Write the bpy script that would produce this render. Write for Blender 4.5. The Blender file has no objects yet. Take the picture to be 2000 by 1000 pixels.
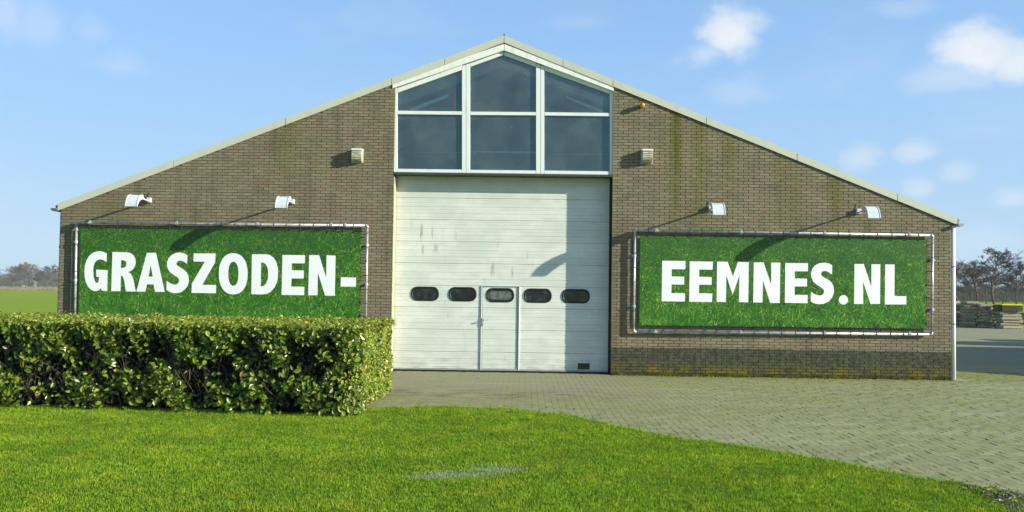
import bpy, bmesh, math, random
import numpy as np
from mathutils import Vector, Matrix
from mathutils.geometry import tessellate_polygon
rnd = random.Random(7)
rng = np.random.default_rng(11)
S = bpy.context.scene
C = S.collection

# ------------------------------------------------------------------ camera
F_PX, PITCH, ROLL, YAW = 1800.0, .0375, .0136, -.0143
CAM = np.array([.499, -19.5, 1.7455])
def _R():
    cy, sy = math.cos(YAW), math.sin(YAW); cp, sp = math.cos(PITCH), math.sin(PITCH); cr, sr = math.cos(ROLL), math.sin(ROLL)
    Ry = np.array([[cy, -sy, 0], [sy, cy, 0], [0, 0, 1]]); M = np.array([[1, 0, 0], [0, 0, -1], [0, 1, 0]])
    Rx = np.array([[1, 0, 0], [0, cp, sp], [0, -sp, cp]]); Rr = np.array([[cr, -sr, 0], [sr, cr, 0], [0, 0, 1]])
    return Rr @ Rx @ M @ Ry
RM = _R()
cd = bpy.data.cameras.new('camera'); cam = bpy.data.objects.new('camera', cd); C.objects.link(cam)
cd.sensor_width = 36; cd.lens = F_PX / 2000 * 36; cd.clip_end = 6000; cd.clip_start = .1
rt, up, bk = RM[0], -RM[1], -RM[2]
cam.matrix_world = Matrix(((rt[0], up[0], bk[0], CAM[0]), (rt[1], up[1], bk[1], CAM[1]), (rt[2], up[2], bk[2], CAM[2]), (0, 0, 0, 1)))
S.camera = cam
def ray(px, py):
    return RM.T @ np.array([(px - 1000) / F_PX, (py - 500) / F_PX, 1.0])
def U(px, py, y=0.0):          # photo pixel -> (x, z) on the vertical plane at depth y
    d = ray(px, py); t = (y - CAM[1]) / d[1]; p = CAM + t * d
    return float(p[0]), float(p[2])
def G(px, py, z=0.0):          # photo pixel -> (x, y) on the ground
    d = ray(px, py); t = (z - CAM[2]) / d[2]; p = CAM + t * d
    return float(p[0]), float(p[1])

# ------------------------------------------------------------------ light
AZ, EL = math.radians(109.0), math.radians(18.3)      # azimuth clockwise from +Y
sun_dir = Vector((math.sin(AZ) * math.cos(EL), math.cos(AZ) * math.cos(EL), math.sin(EL)))
sd = bpy.data.lights.new('sun', 'SUN'); sd.energy = 4.4; sd.angle = math.radians(.5); sd.color = (1, .955, .81)
sun = bpy.data.objects.new('sun', sd); C.objects.link(sun); sun.rotation_euler = sun_dir.to_track_quat('Z', 'Y').to_euler()
S.view_settings.view_transform = 'Standard'; S.view_settings.look = 'None'; S.view_settings.gamma = 1
S.view_settings.use_curve_mapping = False; S.view_settings.exposure = 1.05

class NT:
    def __init__(s, nt): s.t = nt; s.L = nt.links
    def n(s, typ, **kw):
        nd = s.t.nodes.new(typ)
        for k, v in kw.items():
            if k.startswith('_'): setattr(nd, k[1:], v)
        return nd
    def inp(s, sock, v):
        if isinstance(v, bpy.types.NodeSocket): s.L.new(v, sock)
        elif v is not None:
            if hasattr(sock.default_value, '__len__') and not hasattr(v, '__len__'): v = [v] * len(sock.default_value)
            if hasattr(v, '__len__') and len(v) == 3 and len(sock.default_value) == 4: v = (*v, 1)
            sock.default_value = v
    def m(s, op, a, b=None, c=None, clamp=False):
        nd = s.n('ShaderNodeMath', _operation=op, _use_clamp=clamp)
        for i, v in enumerate((a, b, c)):
            if v is not None: s.inp(nd.inputs[i], v)
        return nd.outputs[0]
    def v(s, op, a, b=None):
        nd = s.n('ShaderNodeVectorMath', _operation=op); s.inp(nd.inputs[0], a)
        if b is not None: s.inp(nd.inputs[1], b)
        return nd.outputs['Value'] if op in ('DOT_PRODUCT', 'LENGTH', 'DISTANCE') else nd.outputs[0]
    def ramp(s, x, a, b, lo=0.0, hi=1.0, smooth=True):
        nd = s.n('ShaderNodeMapRange', _interpolation_type='SMOOTHSTEP' if smooth else 'LINEAR')
        for i, v in enumerate((x, a, b, lo, hi)): s.inp(nd.inputs[i], v)
        return nd.outputs[0]
    def noise(s, vec, scale, detail=4, rough=.6, dist=0, out='Fac'):
        nd = s.n('ShaderNodeTexNoise'); s.inp(nd.inputs['Vector'], vec)
        nd.inputs['Scale'].default_value = scale; nd.inputs['Detail'].default_value = detail
        nd.inputs['Roughness'].default_value = rough; nd.inputs['Distortion'].default_value = dist
        return nd.outputs[out]
    def white(s, vec, out='Value'):
        nd = s.n('ShaderNodeTexWhiteNoise', _noise_dimensions='3D'); s.inp(nd.inputs['Vector'], vec); return nd.outputs[out]
    def mix(s, f, a, b, typ='MIX'):
        nd = s.n('ShaderNodeMix', _data_type='RGBA', _blend_type=typ); s.inp(nd.inputs[0], f); s.inp(nd.inputs[6], a); s.inp(nd.inputs[7], b)
        return nd.outputs[2]
    def sep(s, v):
        nd = s.n('ShaderNodeSeparateXYZ'); s.inp(nd.inputs[0], v); return nd.outputs
    def comb(s, x, y, z):
        nd = s.n('ShaderNodeCombineXYZ')
        for i, v in enumerate((x, y, z)): s.inp(nd.inputs[i], v)
        return nd.outputs[0]
    def pos(s): return s.n('ShaderNodeNewGeometry').outputs['Position']
    def scale(s, v, xyz):
        return s.v('MULTIPLY', v, xyz)

# sky
W = bpy.data.worlds.new('World'); S.world = W; W.use_nodes = True
nt = W.node_tree; nt.nodes.clear(); n = NT(nt)
sky = n.n('ShaderNodeTexSky', _sky_type='NISHITA', _sun_disc=False, _sun_elevation=EL, _sun_rotation=AZ)
sky.air_density = 1.0; sky.dust_density = .6; sky.ozone_density = 1.6
dirv = n.n('ShaderNodeTexCoord').outputs['Generated']
dz = n.sep(dirv)[2]
wc = n.noise(dirv, 9, 5, .55, .3); wc2 = n.noise(n.scale(dirv, (1, 1, 1.5)), 26, 6, .6, .3)
mask = None
def cloud(px, py, wpx, hpx, dens, tilt=0.0):
    global mask
    c = ray(px, py); c /= np.linalg.norm(c)
    r = np.cross(c, (0, 0, 1)); r /= np.linalg.norm(r); u = np.cross(r, c)
    r2 = r * math.cos(tilt) + u * math.sin(tilt); u2 = -r * math.sin(tilt) + u * math.cos(tilt)
    cc = n.m('MAXIMUM', n.v('DOT_PRODUCT', dirv, tuple(c)), .05)
    a = n.m('DIVIDE', n.m('DIVIDE', n.v('DOT_PRODUCT', dirv, tuple(r2)), cc), wpx / F_PX)
    b = n.m('DIVIDE', n.m('DIVIDE', n.v('DOT_PRODUCT', dirv, tuple(u2)), cc), hpx / F_PX)
    b = n.m('MULTIPLY', b, n.ramp(b, -.4, .4, 1.25, .85))
    d = n.m('SQRT', n.m('ADD', n.m('MULTIPLY', a, a), n.m('MULTIPLY', b, b)))
    d = n.m('ADD', d, n.m('MULTIPLY', n.m('SUBTRACT', wc, .5), 1.7)); d = n.m('ADD', d, n.m('MULTIPLY', n.m('SUBTRACT', wc2, .5), 1.7))
    front = n.m('GREATER_THAN', n.v('DOT_PRODUCT', dirv, tuple(c)), .3)
    k = n.m('MULTIPLY', n.ramp(d, 1.35, .15, 0, dens), front)
    mask = k if mask is None else n.m('MAXIMUM', mask, k)
for a in ((1428, 70, 66, 50, .95, .25), (1385, 104, 62, 26, .45, .2), (1915, 108, 66, 44, .95, -.25), (1992, 128, 58, 38, .85, -.1), (1880, 150, 90, 30, .35, 0),
          (1680, 310, 42, 32, .42), (1785, 300, 38, 22, .45), (1870, 340, 30, 20, .32), (1790, 370, 26, 20, .38), (1975, 390, 30, 18, .4), (1450, 180, 70, 28, .22),
          (75, 50, 45, 45, .25, .6), (10, 25, 40, 60, .3), (175, 65, 35, 25, .16), (240, 130, 60, 26, .17), (1765, 20, 50, 18, .2), (1130, 45, 60, 20, .14), (1900, 470, 80, 24, .2)):
    cloud(*a)
veil = n.m('MULTIPLY', n.ramp(n.noise(n.scale(dirv, (1, 1, 3)), 3.2, 6, .6, .6), .5, .78), .16)
mask = n.m('MAXIMUM', mask, veil)
white = n.mix(n.ramp(wc2, .3, .7), (4.3, 4.7, 5.1), (5.0, 5.1, 5.2))
skycol = n.mix(1.0, sky.outputs[0], (.93, 1.02, 1.14), 'MULTIPLY')
# the pale, thin air near the horizon
low = n.mix(n.ramp(dz, .0, .26, smooth=False), (2.65, 3.75, 4.75), (1.75, 3.15, 5.2))
skycol = n.mix(n.ramp(dz, .12, .55, .88, 0.15), skycol, low)
col = n.mix(mask, skycol, white)
bg = n.n('ShaderNodeBackground'); n.inp(bg.inputs[0], col); bg.inputs[1].default_value = .09
out = n.n('ShaderNodeOutputWorld'); n.L.new(bg.outputs[0], out.inputs[0])

# ------------------------------------------------------------------ helpers
def tag(o, label=None, cat=None, group=None, kind=None):
    if label: o['label'] = label
    if cat: o['category'] = cat
    if group: o['group'] = group
    if kind: o['kind'] = kind
    return o
def empty(name, loc, label, cat, group=None):
    o = bpy.data.objects.new(name, None); C.objects.link(o); o.location = loc; o.empty_display_size = .2
    return tag(o, label, cat, group)
def put(name, me, mat=None, parent=None, loc=None):
    o = bpy.data.objects.new(name, me); C.objects.link(o)
    if mat and not me.materials: me.materials.append(mat)
    if parent is not None:
        o.parent = parent
        o.matrix_parent_inverse = Matrix.Translation(-world_loc(parent))
    if loc is not None: o.location = loc
    return o
def world_loc(o):
    v = Vector(o.location)
    while o.parent is not None:
        v = v + o.matrix_parent_inverse.translation; o = o.parent; v = v + Vector(o.location)
    return v
class MB:
    def __init__(s): s.v = []; s.f = []
    def add(s, vs, fs):
        b = len(s.v); s.v += [tuple(map(float, p)) for p in vs]; s.f += [tuple(b + i for i in f) for f in fs]; return s
    def hexa(s, p):      # 8 points: bottom 4 ccw then top 4
        return s.add(p, [(0, 3, 2, 1), (4, 5, 6, 7), (0, 1, 5, 4), (1, 2, 6, 5), (2, 3, 7, 6), (3, 0, 4, 7)])
    def box(s, x0, x1, y0, y1, z0, z1):
        return s.hexa([(x0, y0, z0), (x1, y0, z0), (x1, y1, z0), (x0, y1, z0), (x0, y0, z1), (x1, y0, z1), (x1, y1, z1), (x0, y1, z1)])
    def quadxz(s, pts, y0, y1):      # polygon in xz (ccw seen from the front), extruded y0 (front) .. y1
        k = len(pts); vs = [(x, y0, z) for x, z in pts] + [(x, y1, z) for x, z in pts]
        fs = [tuple(range(k)), tuple(range(2 * k - 1, k - 1, -1))] + [(i, i + k, (i + 1) % k + k, (i + 1) % k) for i in range(k)]
        return s.add(vs, fs)
    def extx(s, prof, x0, x1):       # profile in (y,z), extruded along x
        k = len(prof); vs = [(x0, y, z) for y, z in prof] + [(x1, y, z) for y, z in prof]
        fs = [tuple(range(k)), tuple(range(2 * k - 1, k - 1, -1))] + [(i, i + k, (i + 1) % k + k, (i + 1) % k) for i in range(k)]
        return s.add(vs, fs)
    def tube(s, path, r, k=8, cap=True):
        path = [Vector(p) for p in path]; rings = []
        rs = r if hasattr(r, '__len__') else [r] * len(path)
        for i, p in enumerate(path):
            d = (path[min(i + 1, len(path) - 1)] - path[max(i - 1, 0)]).normalized()
            a = d.orthogonal().normalized() if i == 0 else (pa - d * pa.dot(d)).normalized()
            pa = a; b = d.cross(a)
            rings.append([p + (a * math.cos(2 * math.pi * j / k) + b * math.sin(2 * math.pi * j / k)) * rs[i] for j in range(k)])
        vs = [q for r_ in rings for q in r_]; fs = []
        for i in range(len(path) - 1):
            for j in range(k): fs.append((i * k + j, i * k + (j + 1) % k, (i + 1) * k + (j + 1) % k, (i + 1) * k + j))
        if cap: fs += [tuple(range(k))[::-1], tuple((len(path) - 1) * k + j for j in range(k))]
        return s.add(vs, fs)
    def mesh(s, name, smooth=False, fix=True):
        me = bpy.data.meshes.new(name); me.from_pydata(s.v, [], s.f)
        if fix:
            bm = bmesh.new(); bm.from_mesh(me); bmesh.ops.recalc_face_normals(bm, faces=bm.faces); bm.to_mesh(me); bm.free()
        me.update()
        me.shade_smooth() if smooth else me.shade_flat()
        return me
    def build(s, name, mat, parent=None, smooth=False, bevel=0, fix=True):
        o = put(name, s.mesh(name, smooth, fix), mat, parent)
        if bevel:
            m = o.modifiers.new('bevel', 'BEVEL'); m.width = bevel; m.segments = 2; m.limit_method = 'ANGLE'; m.angle_limit = .6
        return o
def np_mesh(name, V, F, mat, attr=None, parent=None):      # V (n,3), F (m,k)
    me = bpy.data.meshes.new(name); V = np.asarray(V, np.float32); F = np.asarray(F, np.int32); m, k = F.shape
    me.vertices.add(len(V)); me.vertices.foreach_set('co', V.ravel())
    me.loops.add(m * k); me.loops.foreach_set('vertex_index', F.ravel())
    me.polygons.add(m); me.polygons.foreach_set('loop_start', np.arange(0, m * k, k, dtype=np.int32))
    me.update(calc_edges=True); me.shade_flat()
    if attr is not None:
        a = me.attributes.new('tone', 'FLOAT', 'POINT'); a.data.foreach_set('value', np.asarray(attr, np.float32))
    return put(name, me, mat, parent)

def mat(name, fn):
    m = bpy.data.materials.new(name); m.use_nodes = True; t = m.node_tree; t.nodes.clear(); q = NT(t)
    o = q.n('ShaderNodeOutputMaterial'); b = q.n('ShaderNodeBsdfPrincipled'); q.L.new(b.outputs[0], o.inputs[0]); q.b = b; q.o = o
    fn(q, b); return m
def setb(q, b, col=None, rough=None, spec=None, metal=None, bump=None, bs=.5, bd=.01):
    if col is not None: q.inp(b.inputs['Base Color'], col)
    if rough is not None: q.inp(b.inputs['Roughness'], rough)
    if spec is not None: q.inp(b.inputs['Specular IOR Level'], spec)
    if metal is not None: q.inp(b.inputs['Metallic'], metal)
    if bump is not None:
        nd = q.n('ShaderNodeBump'); nd.inputs['Strength'].default_value = bs; nd.inputs['Distance'].default_value = bd
        q.inp(nd.inputs['Height'], bump); q.L.new(nd.outputs[0], b.inputs['Normal'])
def plain(name, c, rough=.6, spec=.4, metal=0, var=.12, sc=6):
    def f(q, b):
        p = q.pos(); k = q.noise(p, sc, 6, .65)
        setb(q, b, q.mix(q.ramp(k, .3, .75), [x * (1 - var * 1.6) for x in c], [min(1, x * (1 + var)) for x in c]), rough, spec, metal, q.noise(p, 60, 3), .12, .004)
    return mat(name, f)

# ---- wall materials
PL_Z = .585
XS1, XS2 = U(1320, 260)[0], U(1632, 400)[0]
def wall_stains(q, col, p):
    x, y, z = q.sep(p)
    # dirt drips under the verge and two algae streaks
    n1 = q.noise(q.scale(p, (2.2, 1, .45)), 1.6, 6, .65)
    col = q.mix(q.ramp(n1, .47, .75, 0, .45), col, (.06, .062, .032))
    for x0, w, z0, s in ((XS1, .22, 3.6, 1.0), (XS1 + .02, .10, 4.6, 1.0), (U(1425, 300)[0], .28, 4.0, .5), (XS1 + .5, .3, 2.9, .4), (XS2, .26, 2.9, .5), (U(1540, 400)[0], .5, 2.6, .25), (U(190, 420)[0], .6, 3.0, .35), (U(560, 300)[0], .5, 3.6, .25)):
        k = q.ramp(q.m('ABSOLUTE', q.m('SUBTRACT', q.m('ADD', x, q.m('MULTIPLY', q.noise(p, 2.2, 3), .16)), x0 + .08)), w, 0.0)
        k = q.m('MULTIPLY', q.m('MULTIPLY', k, q.ramp(z, z0 - 1.3, z0 + 1.6)), q.ramp(q.noise(q.scale(p, (9, 1, 3)), 1, 5), .25, .55))
        col = q.mix(q.m('MULTIPLY', k, min(1, s * 1.25)), col, (.105, .112, .018))
    return col, x, z
def brick_fn(q, b):
    p = q.pos(); x, y, z = q.sep(p)
    row = q.m('FLOOR', q.m('DIVIDE', z, .0615)); off = q.m('MULTIPLY', q.m('MODULO', row, 2), .1108)
    colm = q.m('FLOOR', q.m('DIVIDE', q.m('SUBTRACT', x, off), .2215)); w = q.white(q.comb(colm, row, 3.0)); w2 = q.white(q.comb(colm, row, 9.0))
    base = q.mix(w, (.182, .153, .096), (.248, .214, .138)); base = q.mix(q.ramp(w2, .86, .90, 0, .6), base, (.215, .155, .105)); base = q.mix(q.ramp(w2, .07, .04, 0, .7), base, (.15, .14, .10))
    base = q.mix(q.ramp(q.noise(p, 45, 5, .7), .35, .75, 0, .35), base, (.14, .125, .075))
    base = q.mix(q.ramp(q.noise(p, .55, 4), .35, .7, 0, .4), base, (.25, .225, .135)); base = q.mix(q.ramp(q.noise(q.scale(p, (1.2, 1, .5)), 1.1, 5), .5, .75, 0, .45), base, (.125, .118, .068)); base = q.mix(q.ramp(q.noise(p, .8, 3), .58, .75, 0, .35), base, (.20, .145, .105))
    base, x, z = wall_stains(q, base, p)
    zz = q.m('ADD', z, q.m('MULTIPLY', q.m('SUBTRACT', q.noise(p, 1.3, 5), .5), .05))
    dark = q.mix(q.ramp(q.noise(p, 9, 6, .75), .3, .7), (.026, .030, .019), (.105, .105, .066))
    moss = q.mix(q.noise(p, 30, 5), (.06, .062, .006), (.24, .20, .014))
    k = q.m('MULTIPLY', q.ramp(z, .36, .04), q.ramp(q.noise(q.scale(p, (1, 1, 1.6)), 2.6, 7, .75), .40, .60)); dark = q.mix(k, dark, moss); dark = q.mix(q.m('MULTIPLY', q.ramp(z, .09, .02), q.ramp(q.noise(p, 4, 5), .3, .6)), dark, (.02, .022, .008))
    base = q.mix(q.ramp(zz, PL_Z + .012, PL_Z - .012), base, dark)
    setb(q, b, base, .9, .12, bump=q.noise(p, 90, 5, .7), bs=.35, bd=.004)
M_brick = mat('brick', brick_fn)
def mortar_fn(q, b):
    p = q.pos(); k = q.noise(p, 20, 5); base = q.mix(k, (.085, .075, .042), (.14, .125, .078))  # dark mortar tone also paints in the shadow of the upper joints
    base, x, z = wall_stains(q, base, p)
    d = q.mix(q.noise(p, 5, 5), (.05, .052, .035), (.17, .17, .125)); d = q.mix(q.ramp(z, .36, .1), d, (.05, .055, .012))
    base = q.mix(q.ramp(z, PL_Z + .01, PL_Z - .01), base, d)
    setb(q, b, base, .9, .2, bump=q.noise(p, 120, 4), bs=.4, bd=.004)
M_mortar = mat('mortar', mortar_fn)
def paint_fn(c, streak, dirt=(.10, .11, .05), sc=1.0):
    def f(q, b):
        p = q.pos(); k = q.noise(q.scale(p, (4, 4, .9)), 1.5 * sc, 6, .65)
        col = q.mix(q.ramp(k, .45, .8, 0, streak), c, [c[i] * .55 + dirt[i] * .45 for i in range(3)])
        col = q.mix(q.ramp(q.noise(q.scale(p, (14, 14, 10)), 1, 5, .7), .62, .8, 0, streak * .9), col, dirt)
        setb(q, b, col, .45, .4, bump=q.noise(p, 30, 3), bs=.05, bd=.003)
    return f
M_white = mat('white_frame_paint', paint_fn((.70, .74, .70), .35))
M_fascia = mat('fascia_paint', paint_fn((.74, .765, .69), .5, sc=2))
M_verge = mat('verge_trim_metal', paint_fn((.50, .52, .42), .35, (.2, .2, .1)))
def door_fn(q, b):
    p = q.pos(); x, y, z = q.sep(p)
    col = q.mix(q.ramp(q.noise(q.scale(p, (1.2, 1, 2.5)), 1.3, 5), .35, .7), (.56, .60, .53), (.66, .695, .625))
    st = None
    for px, py, w, h, s in ((823, 455, .05, .26, .75), (845, 452, .04, .22, .75), (826, 487, .05, .16, .5), (850, 485, .09, .14, .45), (890, 455, .04, .18, .35), (962, 528, .06, .22, .65), (1001, 532, .035, .2, .6), (972, 478, .03, .1, .5), (1030, 500, .03, .1, .35), (875, 615, .04, .12, .3), (1140, 706, .25, .08, .35), (980, 700, .5, .08, .2)):
        X, Z = U(px, py, .32)
        k = q.m('MULTIPLY', q.ramp(q.m('ABSOLUTE', q.m('SUBTRACT', x, X)), w, 0.0), q.ramp(q.m('ABSOLUTE', q.m('SUBTRACT', z, Z)), h, h * .2)); k = q.m('MULTIPLY', k, min(1, s * 1.5), clamp=True)
        st = k if st is None else q.m('MAXIMUM', st, k)
    br = q.ramp(q.noise(q.scale(p, (45, 1, 5)), 1, 5, .7), .38, .66)
    st = q.m('MULTIPLY', st, br)
    gen = q.m('MULTIPLY', q.ramp(q.noise(q.scale(p, (10, 1, 1.6)), 1, 6, .7), .58, .8), .22)
    low = q.m('MULTIPLY', q.ramp(z, .5, .02), q.ramp(q.noise(q.scale(p, (3, 1, 12)), 1, 5), .4, .7, 0, .35))
    col = q.mix(q.m('MAXIMUM', q.m('MAXIMUM', st, gen), low), col, (.13, .145, .06))
    setb(q, b, col, .5, .35, bump=q.noise(q.scale(p, (3, 1, 8)), 1.5, 3), bs=.25, bd=.01)
M_door = mat('door_panel_paint', door_fn)
M_rail = plain('grey_rail_metal', (.36, .39, .37), .45)
M_alu = plain('aluminium', (.50, .52, .50), .35, metal=.3)
M_galv = plain('galvanised_pipe', (.50, .53, .53), .38, metal=.45, var=.2, sc=14)
M_black = plain('black_rubber', (.012, .012, .011), .5)
M_dkgreen = plain('dark_green_strip', (.05, .06, .045), .6)  # dark grey-green of the lintel box and vent louvres
def glassdark(q, b):
    p = q.pos(); col = q.mix(q.ramp(q.noise(p, 5, 3), .4, .65), (.006, .008, .009), (.03, .038, .036)); setb(q, b, col, .12, .6)
M_dpane = mat('dark_acrylic', glassdark)
def glass_fn(q, b):
    q.t.nodes.remove(b); p = q.pos()
    tr = q.n('ShaderNodeBsdfTransparent'); tr.inputs[0].default_value = (.78, .88, .90, 1)
    gl = q.n('ShaderNodeBsdfGlossy'); gl.inputs['Roughness'].default_value = .03; gl.inputs[0].default_value = (.72, .98, 1, 1)
    df = q.n('ShaderNodeBsdfDiffuse'); df.inputs[0].default_value = (.36, .46, .44, 1)
    fr = q.n('ShaderNodeFresnel'); fr.inputs[0].default_value = 1.6
    m1 = q.n('ShaderNodeMixShader'); q.inp(m1.inputs[0], q.m('ADD', q.m('MULTIPLY', fr.outputs[0], 1.0), .01)); q.L.new(tr.outputs[0], m1.inputs[1]); q.L.new(gl.outputs[0], m1.inputs[2])
    dirt = q.m('ADD', q.ramp(q.noise(p, 1.3, 5), .3, .75, .06, .17), q.ramp(q.noise(p, 26, 4, .7), .66, .76, 0, .2))  # pane dirt, raised so its teal also paints the sky's reflection
    vo = q.n('ShaderNodeTexVoronoi'); q.inp(vo.inputs['Vector'], p); vo.inputs['Scale'].default_value = 5.5
    dirt = q.m('ADD', dirt, q.ramp(vo.outputs['Distance'], .07, .03, 0, .5))
    m2 = q.n('ShaderNodeMixShader'); q.inp(m2.inputs[0], dirt); q.L.new(m1.outputs[0], m2.inputs[1]); q.L.new(df.outputs[0], m2.inputs[2])
    q.L.new(m2.outputs[0], q.o.inputs[0])
M_glass = mat('window_glass', glass_fn)
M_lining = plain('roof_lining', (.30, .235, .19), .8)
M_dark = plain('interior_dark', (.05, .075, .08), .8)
M_floor = plain('barn_floor', (.12, .12, .115), .8)
M_roof = plain('fibre_cement_roof', (.24, .24, .22), .85)
def pipe_fn(q, b):
    p = q.pos(); setb(q, b, q.mix(q.noise(p, 8, 4), (.80, .81, .80), (.88, .88, .87)), .4, .4)
M_pvc = mat('white_pvc', pipe_fn)
M_greypipe = plain('grey_pvc', (.28, .33, .36), .5)  # grey plastic parts; on the left downpipe the grey paints its shade

# ------------------------------------------------------------------ barn
barn = empty('barn', (0, 0, 0), 'wide low brick barn with a shallow gabled roof, tall window and white sectional door', 'barn')
XL, ZEL = U(118, 411); XR, ZER = U(1858.5, 437)
PK = U(984.5, 84)                          # underside of the verge at the ridge
VT = .152                                   # verge trim height
EL_, ER_ = U(114, 399 + 13), U(1868, 427 + 12)
DXL, DXR = U(766.5, 500)[0], U(1195, 500)[0]
XR = U(1857.6, 600)[0]; XL = U(113.5, 500)[0] + .03
DEPTH = 30.0
def roofz(x):                               # underside line of the verge
    if x < PK[0]: t = (x - EL_[0]) / (PK[0] - EL_[0]); return EL_[1] + t * (PK[1] - EL_[1])
    t = (x - PK[0]) / (ER_[0] - PK[0]); return PK[1] + t * (ER_[1] - PK[1])
# wall cores (mortar) on both sides of the door bay
def core(x0, x1):
    zt0, zt1 = roofz(x0) + .06, roofz(x1) + .06
    return MB().quadxz([(x0, -.1), (x1, -.1), (x1, zt1), (x0, zt0)], 0, .32)
walls = []
for x0, x1, lab in ((XL, DXL, 'brick gable wall left of the door'), (DXR, XR, 'brick gable wall right of the door')):
    w = core(x0 + .006, x1 - .006).build('wall', M_mortar, barn); w['label'] = lab; walls.append(w)
MB().box(XL + .01, XL + .3, .33, DEPTH, -.1, roofz(XL)).build('side_wall', M_brick, barn)
MB().box(XR - .3, XR - .01, .33, DEPTH, -.1, roofz(XR)).build('side_wall', M_brick, barn)
MB().quadxz([(XL + .01, -.1), (XR - .01, -.1), (XR - .01, roofz(XR)), (PK[0], PK[1]), (XL + .01, roofz(XL))], DEPTH, DEPTH + .3).build('back_wall', M_brick, barn)
# bricks
CH, CW, BH, BW = .0615, .2215, .0505, .2105
bricks = []                                  # (wall, x0, x1, z0, z1l, z1r, proud)
for wi, (x0, x1) in enumerate(((XL, DXL), (DXR, XR))):
    r = 0
    while r * CH < roofz(PK[0]):
        z0 = r * CH + (CH - BH) / 2; z1 = z0 + BH; off = (r % 2) * CW / 2
        c = math.floor((x0 - off) / CW) - 1
        while True:
            a = c * CW + off + (CW - BW) / 2; e = a + BW; c += 1
            if a >= x1: break
            a2, e2 = max(a, x0), min(e, x1)
            if e2 - a2 < .03: continue
            if a - x0 < .06 and a2 > x0: pass
            ta, te = roofz(a2) + .05, roofz(e2) + .05
            if min(ta, te) <= z0 + .004: continue
            j = rnd.uniform(-.0016, .0016)
            bricks.append((wi, a2 + rnd.uniform(0, .002), e2 - rnd.uniform(0, .002), z0 + j, min(z1 + j, ta), min(z1 + j, te), rnd.uniform(.007, .0115)))
        r += 1
# the 300 that show largest: full bricks of the right wall beside the door, unobstructed
full = [i for i, b in enumerate(bricks) if b[0] == 1 and b[2] - b[1] > .2 and b[4] == b[5] and abs(b[4] - b[3] - BH) < .004 and .62 < b[3] < 3.9 and not (b[1] > 2.55 and b[3] < 3.2)]
full.sort(key=lambda i: (bricks[i][1] + bricks[i][2] - 2 * CAM[0]) ** 2 + (bricks[i][3] - 2.0) ** 2 * 1.2); chosen = set(full[:300])
bm_ = MB().box(-BW / 2 + .001, BW / 2 - .001, -.009, .004, -BH / 2, BH / 2).mesh('brick'); bm_.materials.append(M_brick)
rest = [MB(), MB()]
for i, (wi, a, e, z0, ta, te, pr) in enumerate(bricks):
    if i in chosen: put('brick', bm_, None, walls[wi], ((a + e) / 2, rnd.uniform(-.001, .001), z0 + BH / 2))
    else: rest[wi].hexa([(a, -pr, z0), (e, -pr, z0), (e, .004, z0), (a, .004, z0), (a, -pr, ta), (e, -pr, te), (e, .004, te), (a, .004, ta)])
for wi in (0, 1): tag(rest[wi].build('brickwork', M_brick, walls[wi], fix=False), kind='stuff')
# door reveals finish (pale sealant strip at the left jamb, dark seal at the right)
MB().box(DXL - .004, DXL + .014, -.012, .30, .0, U(767, 345)[1]).build('jamb_strip', plain('sealant', (.42, .37, .24), .8), barn)
MB().box(DXR - .034, DXR - .008, .2, .33, .0, U(1196, 345)[1]).build('door_seal', M_black, barn)

# roof: two slopes of corrugated sheet, verge trim in segments, ridge cap
ov = .30
def slope(x0, z0, x1, z1):                   # eave -> ridge
    L = math.hypot(x1 - x0, z1 - z0); b = MB(); ks = []
    dx, dz_ = (x1 - x0) / L, (z1 - z0) / L; nx, nz = (-dz_, dx) if dx > 0 else (dz_, -dx)
    if nz < 0: nx, nz = -nx, -nz
    n_ = 180; yy = np.linspace(-.02, DEPTH + .3, n_)
    vs = []
    for i, y in enumerate(yy):
        h = .115 + (.02 if i % 2 else 0)
        vs += [(x0 + nx * h, y, z0 + nz * h), (x1 + nx * h, y, z1 + nz * h), (x1 + nx * .02, y, z1 + nz * .02), (x0 + nx * .02, y, z0 + nz * .02)]
    fs = []
    for i in range(n_ - 1):
        for j in range(4): fs.append((i * 4 + j, i * 4 + (j + 1) % 4, i * 4 + 4 + (j + 1) % 4, i * 4 + 4 + j))
    fs += [(0, 1, 2, 3), tuple((n_ - 1) * 4 + j for j in (3, 2, 1, 0))]
    return b.add(vs, fs)
roofL = slope(EL_[0] - .02, EL_[1] + .0, PK[0], PK[1]).build('roof', M_roof, barn); roofR = slope(ER_[0] + .02, ER_[1], PK[0], PK[1]).build('roof', M_roof, barn)
MB().tube([(PK[0], .06, PK[1] + .14), (PK[0], DEPTH + .3, PK[1] + .14)], .04, 8).build('ridge_cap', M_roof, barn)
MB().tube([(PK[0], -.02, PK[1] + .15), (PK[0], -.02, PK[1] + .195)], .012, 8).build('ridge_bolt', M_black, barn)
def verge(a, b_, jt):                        # trim in lengths, a -> b
    L = math.hypot(b_[0] - a[0], b_[1] - a[1])
    for t0, t1 in zip(jt[:-1], jt[1:]):
        p = [(a[0] + (b_[0] - a[0]) * t, a[1] + (b_[1] - a[1]) * t) for t in (t0 + .0006, t1 - .0006)]
        k = MB(); h = VT; pr = .028 + rnd.uniform(-.003, .003)
        pts = [p[0], p[1], (p[1][0], p[1][1] + h), (p[0][0], p[0][1] + h)]
        if b_[0] < a[0]: pts = [p[1], p[0], (p[0][0], p[0][1] + h), (p[1][0], p[1][1] + h)]
        k.quadxz(pts, -pr - .012, -pr + .006)                       # face
        s = .02; k.quadxz([(x, z + (h - .01 if i > 1 else h)) for i, (x, z) in enumerate([pts[0], pts[1], pts[1], pts[0]])], -pr + .007, .1)   # top flange
        k.build('verge_trim', M_verge, barn)
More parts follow.
